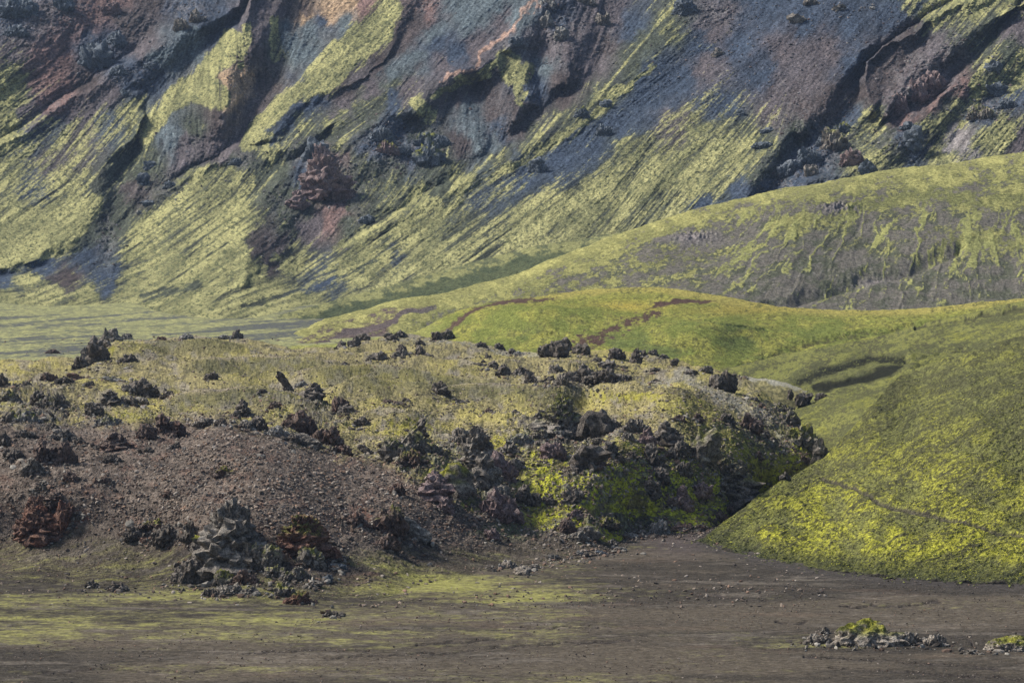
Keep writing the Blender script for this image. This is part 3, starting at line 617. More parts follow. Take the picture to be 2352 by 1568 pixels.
def cL(PX, PY, X, Y, Z):
    cm, bm, big, mid, fin = lfields(PX, PY, X, Y, Z)
    n = fb2(PX / 70, PY / 22, 4, 111); n2 = fb2(PX / 7, PY / 4, 4, 113, .65); n3 = fb2(PX / 24, PY / 10, 4, 115, .6)
    # moss/grass over the field: straw, olive and yellow green
    n5 = fb2(PX / 3.2, PY / 1.8, 3, 119, .75)
    f = mix(flat(PX, C(.27,.235,.115)), C(.11,.10,.06), ss(-.3, .55, .6 * n3 + .5 * n2 + .6 * n5)); f = mix(f, C(.34,.30,.10), ss(.05, .6, n + .4 * n5) * .75)
    f = mix(f, C(.23,.205,.165), ss(.1, .6, fb2(PX / 30, PY / 12, 4, 117)) * .75)
    yel = 0
    for x, y, a, b, s_ in [(700,955,140,20,.7),(960,985,120,22,.7),(330,965,110,22,.7),(1150,1010,70,20,.9),(240,815,40,12,.9),(1450,925,120,9,.8),(1050,935,120,10,.5),(800,985,70,18,.5),(560,882,100,8,.4),(660,1020,40,12,.6),(1080,1055,60,25,.8),(20,930,50,20,.6)]:
        yel = np.maximum(yel, s_ * np.exp(-(((PX - x) / a) ** 2 + ((PY - y) / b) ** 2)))
    f = mix(f, C(.30,.28,.045), ss(.35, .85, yel + .35 * n2) * .85)
    pale = np.exp(-(seg_dist(PX, PY, [(1480,895),(1570,870),(1650,915),(1740,950),(1810,990),(1880,1030)]) / 17) ** 2) + .9 * np.exp(-(seg_dist(PX, PY, [(880,775),(960,790),(1120,800),(1250,815)]) / 9) ** 2) + .8 * np.exp(-(seg_dist(PX, PY, [(1240,985),(1330,1000),(1440,985)]) / 12) ** 2) + .6 * np.exp(-(seg_dist(PX, PY, [(1700,870),(1780,885),(1850,905)]) / 9) ** 2)
    f = mix(f, C(.235,.225,.19), ss(.35, 1.05, pale + .5 * n2) * .75)
    for p_ in ([(700,860),(850,854),(1000,862),(1100,876),(1190,890)], [(780,900),(900,892),(1050,895),(1200,905),(1350,909)], [(380,920),(480,910),(600,908),(720,924)], [(420,843),(520,837),(640,832),(760,840)], [(240,800),(400,786),(560,789)]):  # grey crests and greener hollows, strengthened to paint light and shade on swells
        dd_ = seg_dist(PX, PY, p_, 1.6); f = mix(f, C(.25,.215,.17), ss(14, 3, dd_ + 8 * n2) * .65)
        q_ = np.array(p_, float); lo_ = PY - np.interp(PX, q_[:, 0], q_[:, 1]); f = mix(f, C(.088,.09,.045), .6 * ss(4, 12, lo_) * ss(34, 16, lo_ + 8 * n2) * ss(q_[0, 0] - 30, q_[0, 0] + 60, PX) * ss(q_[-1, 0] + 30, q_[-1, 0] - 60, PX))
    bright_moss = ss(1150, 1260, PX) * ss(990, 1040, PY)        # mossy crag hill, moss colour painted brighter to offset its shade
    mg = mix(flat(PX, C(.42,.42,.045)), C(.15,.15,.055), ss(-.25, .5, n3 + .6 * n2))
    mg = mix(mg, C(.06,.058,.035), ss(.0, .6, n5) * .6); mg = mix(mg, C(.13,.10,.075), ss(.2, .6, fb2(PX / 35, PY / 25, 4, 121)) * .75)
    f = mix(f, mg, np.clip(bright_moss + .9 * ss(.35, .7, cm) * ss(960, 1000, PY), 0, 1))
    olv = ss(0, 20, poly_sd(PX, PY, [(1480,935),(1590,905),(1720,960),(1850,1040),(1760,1120),(1640,1060),(1540,975)])); f = mix(f, mix(flat(PX, C(.24,.225,.06)), C(.11,.10,.045), ss(-.2, .5, n2 + n3)), olv * .8)
    # brown gravel mound
    g = mix(flat(PX, C(.15,.122,.10)), C(.072,.059,.050), ss(-.4, .5, n3 + .5 * n2)); g = mix(g, C(.23,.19,.16), ss(.15, .6, n2 + .2 * n) * .55 * ss(1300, 1150, PY))
    g = mix(g, C(.15,.09,.07), ss(.25, .7, fb2(PX / 45, PY / 22, 4, 123)) * .4)
    red = 0
    for x, y, a, b, s_ in [(170,1185,40,22,.9),(690,1240,60,30,.7),(850,1330,90,25,.8),(300,1020,60,30,.4),(830,1180,60,30,.5),(700,960,60,20,.6)]:
        red = np.maximum(red, s_ * np.exp(-(((PX - x) / a) ** 2 + ((PY - y) / b) ** 2)))
    g = mix(g, C(.23,.105,.07), ss(.3, .9, red + .3 * n2))
    dk = np.exp(-(((PX - 20) / 60) ** 2 + ((PY - 1195) / 30) ** 2)) + .8 * np.exp(-(((PX - 1130) / 90) ** 2 + ((PY - 1200) / 20) ** 2)) + .6 * ss(1180, 1290, PY)
    g = mix(g, C(.072,.062,.058), ss(.2, .8, dk + .2 * n2) * .75)
    gr = np.exp(-(((PX - 1180) / 110) ** 2 + ((PY - 1225) / 30) ** 2)); g = mix(g, C(.115,.125,.07), ss(.35, .8, gr + .3 * n2) * .8)
    e = botL(PX) - PY
    sd = sandcol(PX, PY, X, Y); g = mix(g, sd, ss(125 + 60 * ss(700, 300, PX), 25 + 40 * ss(700, 300, PX), e + 22 * n3 + 10 * n2) * ss(1170, 1270, PY))
    g = mix(g, sandmoss(PX, PY, X, Y)[1], sandmoss(PX, PY, X, Y)[0] * ss(170, 60, e))
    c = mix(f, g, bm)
    # bare black-grey lava where the ground is rough
    rk = ss(.36, .68, cm + .30 * n2 + .9 * mid - .15 * bm)
    rc = mix(flat(PX, C(.075,.068,.066)), C(.20,.19,.18), ss(0, .6, fin))
    c = mix(c, rc, rk * .8)
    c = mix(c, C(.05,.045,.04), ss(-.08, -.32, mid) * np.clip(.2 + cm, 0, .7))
    return c
def sandcol(PX, PY, X, Y):
    n = fb2(X / 40, Y / 14, 4, 311); n2 = fb2(X / 2.2, Y / 1.2, 4, 313, .65); n3 = fb2(X / 12 + Y / 25, Y / 3, 4, 315, .6)
    s = mix(flat(PX, C(.078,.066,.051)), C(.042,.037,.031), ss(-.5, .5, n + .5 * n3)); s = mix(s, C(.145,.126,.104), ss(.2, .8, n3 + .3 * n2) * .5)
    return mix(s, C(.13,.09,.066), ss(.3, .9, fb2(X / 18, Y / 6, 3, 317)) * .2)
def sandmoss(PX, PY, X, Y):
    """thin moss on the black sand: long flat swathes"""
    a = fb2(X / 26 + Y / 60, Y / 9, 4, 131, .6); b = fb2(X / 3.5, Y / 1.6, 4, 133, .65); c = fb2(X / 60, Y / 30, 3, 135)
    z = 0
    for x, y, rx_, ry_, s_ in [(1000,1345,260,36,.85),(1180,1375,200,26,.8),(700,1420,450,60,.55),(150,1450,260,60,.6),(40,1470,120,18,.8),(200,1380,300,60,.35),(150,1300,160,40,.35),(450,1530,400,40,.45),(900,1480,350,30,.45),(1900,1480,260,22,.45),(2250,1500,200,30,.35),(1650,1520,300,60,.35),(1300,1560,300,40,.35),(560,1340,120,20,.2)]:
        z = np.maximum(z, s_ * np.exp(-(((PX - x) / rx_) ** 2 + ((PY - y) / ry_) ** 2)))
    d = fb2(X / 1.1, Y / .5, 3, 137, .7)
    z = np.maximum(z, .42 * ss(1500, 1250, PX) * ss(1190, 1290, PY) * ss(1540, 1480, PY)); v = z * 1.0 + .34 * a + .26 * b + .22 * d + .08 * c + .06
    m = ss(.36, .85, v)
    col = mix(flat(PX, C(.155,.145,.07)), C(.25,.245,.075), ss(.6, 1.1, v))
    return m * .8, col
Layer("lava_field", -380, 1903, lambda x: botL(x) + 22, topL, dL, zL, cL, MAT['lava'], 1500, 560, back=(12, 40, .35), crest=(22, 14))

topT = scurve([(1640,880),(1700,864),(1740,868),(1800,878),(1850,895),(1885,905),(1903,909)], 3)
Layer("lava_tongue", 1640, 1900, lambda x: np.maximum(np.interp(x, [1640, 1780, 1831, 1903], [1010, 1000, 966, 914]), topT(x) + 5), topT, TPS([(1640,880,600),(1740,868,612),(1800,878,605),(1885,905,592),(1740,950,548),(1831,962,572),(1900,915,580),(1640,960,560)]),
      lambda PX, PY, X, Y, Z: .5 * fb3(X / 4, Y / 5, Z / 4, 5, 5, .6), lambda PX, PY, X, Y, Z: mix(mix(flat(PX, C(.235,.21,.10)), C(.14,.13,.07), ss(-.3, .5, fb2(PX / 8, PY / 5, 4, 5))), C(.32,.31,.26), ss(12, 2, PY - topT(PX) + 6 * fb2(PX / 9, PY / 5, 3, 6)) * .8), MAT['lava'], 240, 90, back=(10, 25, .4), crest=(10, 12))
# ------------------------------------------------------------------ black sand plain: one sheet to the horizon
def plain():
    ca = np.linspace(-420, 2770, 1250); side = 900 + np.geomspace(30, 30000, 40)
    c = np.concatenate([CX - side[::-1] - 700, ca, CX + side + 700])
    d0 = 1.0 / np.linspace(1 / 300., 1 / 520., 330)
    d = np.concatenate([np.geomspace(15, 298, 40), d0, np.geomspace(521, 1300, 260), np.geomspace(1310, 9000, 25)])
    PX, D = np.meshgrid(c, d); X = (PX - CX) / FOC * D * (1.0); PY = ypix(D)
    rx, _ = ray(PX, PY); X = rx * D; Y = D
    Z = .18 * fb2(X / 30, Y / 30, 4, 301) + .035 * fb2(X / 1.4, Y / 1.4, 3, 303, .6)
    wx = PX + 6 * fb2(PX / 30, PY / 12, 3, 305); wy = PY + 4 * fb2(PX / 30, PY / 12, 3, 306)
    sc = [[(100,1545),(180,1535),(260,1532),(330,1538),(420,1540),(520,1530)],[(750,1510),(900,1500),(1050,1495),(1200,1480),(1350,1475),(1450,1470)],[(1200,1440),(1290,1437),(1370,1440)],[(780,1540),(825,1542)],[(960,1478),(1080,1470),(1180,1460)],
          [(1590,1360),(1680,1372),(1760,1380)],[(1780,1425),(1850,1428)],[(1900,1530),(2060,1540),(2352,1560)],[(2150,1450),(2220,1465),(2240,1480)],[(1850,1505),(2100,1520),(2300,1535)],[(1930,1390),(2060,1388),(2160,1380)],[(560,1500),(700,1490),(850,1492)]]
    cut = 0
    for p in sc: cut = np.maximum(cut, ss(3.2, .8, seg_dist(wx, wy, p)))
    Z = Z - .22 * cut
    near = PY > 1000
    n = fb2(X / 40, Y / 14, 4, 311); n2 = fb2(X / 2.2, Y / 1.2, 4, 313, .65); n3 = fb2(X / 12 + Y / 25, Y / 3, 4, 315, .6)
    s = sandcol(PX, PY, X, Y)
    bay = ss(70, 10, np.hypot((PX - 1560) / 2.0, (PY - 1236))); s = mix(s, C(.075,.062,.06), bay * .7)
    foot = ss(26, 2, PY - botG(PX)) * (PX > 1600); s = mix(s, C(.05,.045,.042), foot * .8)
    m, mc = sandmoss(PX, PY, X, Y); s = mix(s, mc, m)
    s = mix(s, C(.035,.03,.028), cut * .8)  # scarp lines: dark cut soil, painted in for their faint shade
    # far plain: slate gravel and pale moss in long bands
    tilt = PY + .07 * PX
    band = fb2(PX / 260, tilt / 5.5, 4, 321, .6) + .6 * fb2(PX / 60, tilt / 2.6, 3, 323, .6) + .35 * n2
    bias = np.interp(tilt, [700, 738, 747, 755, 765, 782, 789, 802, 806, 811, 820, 828, 850], [.7, .7, .45, .5, .7, .55, .12, .1, .5, .0, .2, .5, .6])
    bias = bias - .5 * ss(350, 650, PX) * ss(745, 765, tilt) * ss(800, 790, tilt)
    v = band * .75 + bias
    fc = mix(flat(PX, C(.078,.082,.078)), mix(flat(PX, C(.18,.185,.095)), C(.28,.275,.12), ss(-.3, .5, n2)), ss(-.15, .45, v)); fc = mix(fc, C(.11,.115,.075), .5 * ss(-.1, .5, fb2(PX / 12, PY / 3, 3, 327)))
    s = mix(s, fc, ss(960, 900, PY))
    V = np.stack([X, Y, Z], -1).reshape(-1, 3)
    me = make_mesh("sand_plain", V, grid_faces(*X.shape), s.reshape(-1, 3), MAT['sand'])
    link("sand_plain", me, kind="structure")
plain()
for L_ in LAYERS: L_.build()
_lc.clear(); _mc.clear()
# ------------------------------------------------------------------ lava rocks, each a thing of its own
def ico(n):
    import bmesh
    b = bmesh.new(); bmesh.ops.create_icosphere(b, subdivisions=n, radius=1.0)
    V = np.array([v.co[:] for v in b.verts], f4); Fc = np.array([[v.index for v in f.verts] for f in b.faces], np.int32); b.free()
    return V, Fc
ICO = {n: ico(n) for n in (1, 2, 3, 4)}
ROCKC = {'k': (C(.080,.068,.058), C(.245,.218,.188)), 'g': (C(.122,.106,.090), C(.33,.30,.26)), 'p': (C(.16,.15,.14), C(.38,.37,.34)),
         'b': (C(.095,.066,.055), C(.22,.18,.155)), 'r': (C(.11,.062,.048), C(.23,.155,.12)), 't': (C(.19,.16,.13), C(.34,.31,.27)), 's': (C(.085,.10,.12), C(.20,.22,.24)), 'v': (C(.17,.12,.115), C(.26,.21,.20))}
def lump(rs, c, r, sub, rough, tilt=(0, 0)):
    V0, F0 = ICO[sub]; o = rs.uniform(-50, 50, 3)
    V = V0.copy()
    n1 = fb3(V[:, 0] * 1.1 + o[0], V[:, 1] * 1.1 + o[1], V[:, 2] * 1.1 + o[2], 3, 1, .5)
    n2 = rd3(V[:, 0] * 2.4 + o[1], V[:, 1] * 2.4 + o[2], V[:, 2] * 1.3 + o[0], 4, 5, .68) - .62
    n3 = rd3(V[:, 0] * 6 + o[2], V[:, 1] * 6 + o[0], V[:, 2] * 4 + o[1], 2, 15, .7) - .6
    k = np.maximum(1 + .45 * n1 + rough * (2.4 * n2 + 2.4 * n3), .35)
    # a few flat broken faces
    for _ in range(3):
        a = rs.normal(size=3); a /= np.linalg.norm(a); d = V @ a.astype(f4)
        k = np.where(d > .62, k * (.62 / np.maximum(d, .62)) ** .8, k)
    V = V * k[:, None]
    crease = n2
    V = V * np.array(r, f4)
    V[:, 0] += tilt[0] * V[:, 2]; V[:, 1] += tilt[1] * V[:, 2]
    an = rs.uniform(0, 6.28); 
    return V + np.array(c, f4), F0, crease
def rock(w, h, style, seed, px_h, ro0=.45):
    """w,h metres. returns verts, faces, crease"""
    rs = np.random.RandomState(seed); big = max(w, h); parts = []
    sub = 4 if px_h > 75 else 3
    dep = w * .6
    def add(x, y, z, rx, ry, rz, s=sub, ro=.45, t=(0, 0)): parts.append(lump(rs, (x, y, z), (rx, ry, rz), s, ro * ro0 / .45, t))
    if style == 'B':       # one boulder
        add(0, 0, h * .42, w * .5, dep * .5, h * .55)
        if w > 3: 
            for _ in range(2): add(rs.uniform(-.4, .4) * w, -rs.uniform(.1, .4) * dep, h * .1, w * .16, w * .14, h * .2, 2)
    elif style == 'S':     # spire: stacked lumps narrowing upward
        lean = rs.uniform(-.12, .12)
        n = 5
        for i in range(n):
            f = i / (n - 1); rr = w * (.42 * (1 - f) + .24)
            add(lean * f * w + rs.uniform(-.08, .08) * w, rs.uniform(-.1, .1) * w, h * (.12 + .70 * f), rr, rr * .8, h * (.34 - .10 * f), sub, .5)
        for _ in range(7):
            x = rs.uniform(-.5, .5) * w; q = w * rs.uniform(.09, .2)
            add(x, rs.uniform(-.4, .1) * w, q * .4 + h * .12 * max(0, 1 - abs(x) * 3 / w), q, q, q * rs.uniform(.8, 1.3), 3 if px_h > 60 else 2)
        if px_h > 60:      # broken crust all over a big one
            for _ in range(70):
                f = rs.rand() ** 1.3; a = rs.uniform(math.pi, 2 * math.pi); rr = w * (.42 * (1 - f) + .16); q = w * rs.uniform(.035, .085)
                add(lean * f * w + rr * math.cos(a) * 1.0, rr * .8 * math.sin(a), h * (.06 + .86 * f), q, q, q * rs.uniform(.8, 1.6), 2, .6)
    elif style == 'F':     # leaning finger
        for i in range(5):
            f = i / 4; add(-.38 * w + .76 * w * f, 0, h * (.15 + .7 * f), w * .2 * (1 - .35 * f), w * .2, h * .2, sub, .5, (.5, 0))
        for _ in range(5): add(rs.uniform(-.45, .2) * w, rs.uniform(-.3, 0) * w, h * rs.uniform(.05, .3), w * .16, w * .16, h * .14, 3)
    elif style == 'L':     # slab, tilted down to the right
        for i in range(3): add((-.25 + .22 * i) * w, -.05 * i * w, h * (.62 - .2 * i), w * .30, w * .09, h * .22, sub, .18, (-.5, 0))
        for _ in range(4): add(rs.uniform(-.4, .5) * w, -.1 * w, h * rs.uniform(.0, .2), w * .1, w * .1, h * .1, 2, .3)
    elif style == 'D':     # low dome with a ragged rim
        add(0, 0, h * .2, w * .36, w * .22, h * .8, 4, .13)
        add(-.12 * w, -.05 * w, h * .2, w * .25, w * .18, h * .6, 4, .2); add(.16 * w, -.04 * w, h * .2, w * .22, w * .16, h * .5, 4, .28)
        for _ in range(26):
            x = rs.uniform(-.5, .5) * w; q = w * rs.uniform(.02, .05)
            add(x, -.17 * w * math.sqrt(max(0, 1 - (x / w * 2) ** 2)) + rs.uniform(-.02, .03) * w, h * rs.uniform(.0, .35) * (1 - abs(x / w)), q, q, q, 2, .5)
    elif style == 'T':     # two peaks
        for sx, hh in ((-.24, .95), (.2, .75)):
            for i in range(3):
                f = i / 2; add(sx * w + rs.uniform(-.05, .05) * w, 0, h * hh * (.15 + .6 * f), w * (.24 - .07 * f), w * .2, h * hh * .28, sub, .5)
        for _ in range(6): add(rs.uniform(-.45, .5) * w, rs.uniform(-.3, .1) * w, h * rs.uniform(.02, .2), w * .12, w * .12, h * .15, 2)
    else:                  # 'C' cluster / 'R' ridge: heap of lumps under a ragged outline
        n = int(np.clip(w / max(h, .2) * 7 + 6, 8, 34)); env = rs.uniform(-.3, .3)
        for i in range(n):
            x = (i + .5) / n - .5 + rs.uniform(-.04, .04); e = (1 - (2 * (x - env * .3)) ** 2 * .85) if style == 'C' else .75 + .25 * math.sin(9 * x + seed)
            top = h * max(.15, e) * rs.uniform(.55, 1.0); q = rs.uniform(.3, .6) * top + .05 * w
            rz = max(top * .5, .1); add(x * w, rs.uniform(-.5, .3) * dep * .6, top - rz * .95, q * rs.uniform(.5, .8), q * .6, rz, min(sub, 3), .5, (rs.uniform(-.2, .2), 0))
    V = np.vstack([p[0] for p in parts]); off = 0; Fs = []
    for p in parts: Fs.append(p[1] + off); off += len(p[0])
    return V, np.vstack(Fs), np.concatenate([p[2] for p in parts])
def vnormals(V, Fc):
    a, b, c = V[Fc[:, 0]], V[Fc[:, 1]], V[Fc[:, 2]]; n = np.cross(b - a, c - a); N = np.zeros_like(V)
    for i in range(3): np.add.at(N, Fc[:, i], n)
    return N / (np.linalg.norm(N, axis=1, keepdims=True) + 1e-9)
def place_rock(px, py, wpx, hpx, style, tint, moss, seed, label, cat, group, layer=None, name=None):
    s = surface(px, py, layer) or surface(px, py)
    X, Y, Z, d = s; m = d / FOC
    w_, h_ = wpx * m, hpx * m
    V, Fc, cr = rock(w_, h_ * 1.06, style, seed, hpx, .24 if tint == 't' and style != 'D' else .45)
    # fine ragged surface in real size, then sink the foot
    N = vnormals(V, Fc)
    if hpx > 40:
        f = rd3(V[:, 0] / .8 + seed, V[:, 1] / .8, V[:, 2] / 1.1, 4, 9, .72) - .6; V = V + N * (f * min(.6, .12 * h_))[:, None].astype(f4)
        N = vnormals(V, Fc)
    V[:, 2] -= .10 * h_ + .1
    dark, light = ROCKC[tint]
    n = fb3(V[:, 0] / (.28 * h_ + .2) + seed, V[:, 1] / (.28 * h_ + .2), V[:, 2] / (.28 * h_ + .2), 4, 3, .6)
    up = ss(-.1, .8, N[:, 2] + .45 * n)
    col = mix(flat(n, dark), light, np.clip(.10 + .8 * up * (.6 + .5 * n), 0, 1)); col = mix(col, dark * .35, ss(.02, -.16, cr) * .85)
    if tint in 'br': col = mix(col, C(.22,.095,.06), ss(.0, .7, fb3(V[:, 0] / 1.5, V[:, 1] / 1.5, V[:, 2] / 1.5 + seed, 3, 6)) * (.5 if tint == 'r' else .25))
    if moss: col = mix(col, mix(flat(n, C(.27,.265,.04)), C(.12,.125,.04), ss(-.3, .5, n)), ss(.25, .6, V[:, 2] / h_) * ss(.50, .78, up * .75 + moss * .45 + .35 * n - .15))
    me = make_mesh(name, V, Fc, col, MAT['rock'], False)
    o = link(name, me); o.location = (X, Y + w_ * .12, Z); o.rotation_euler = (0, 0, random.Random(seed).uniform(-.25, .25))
    o['label'] = label; o['category'] = cat
    if group: o['group'] = group
    return o
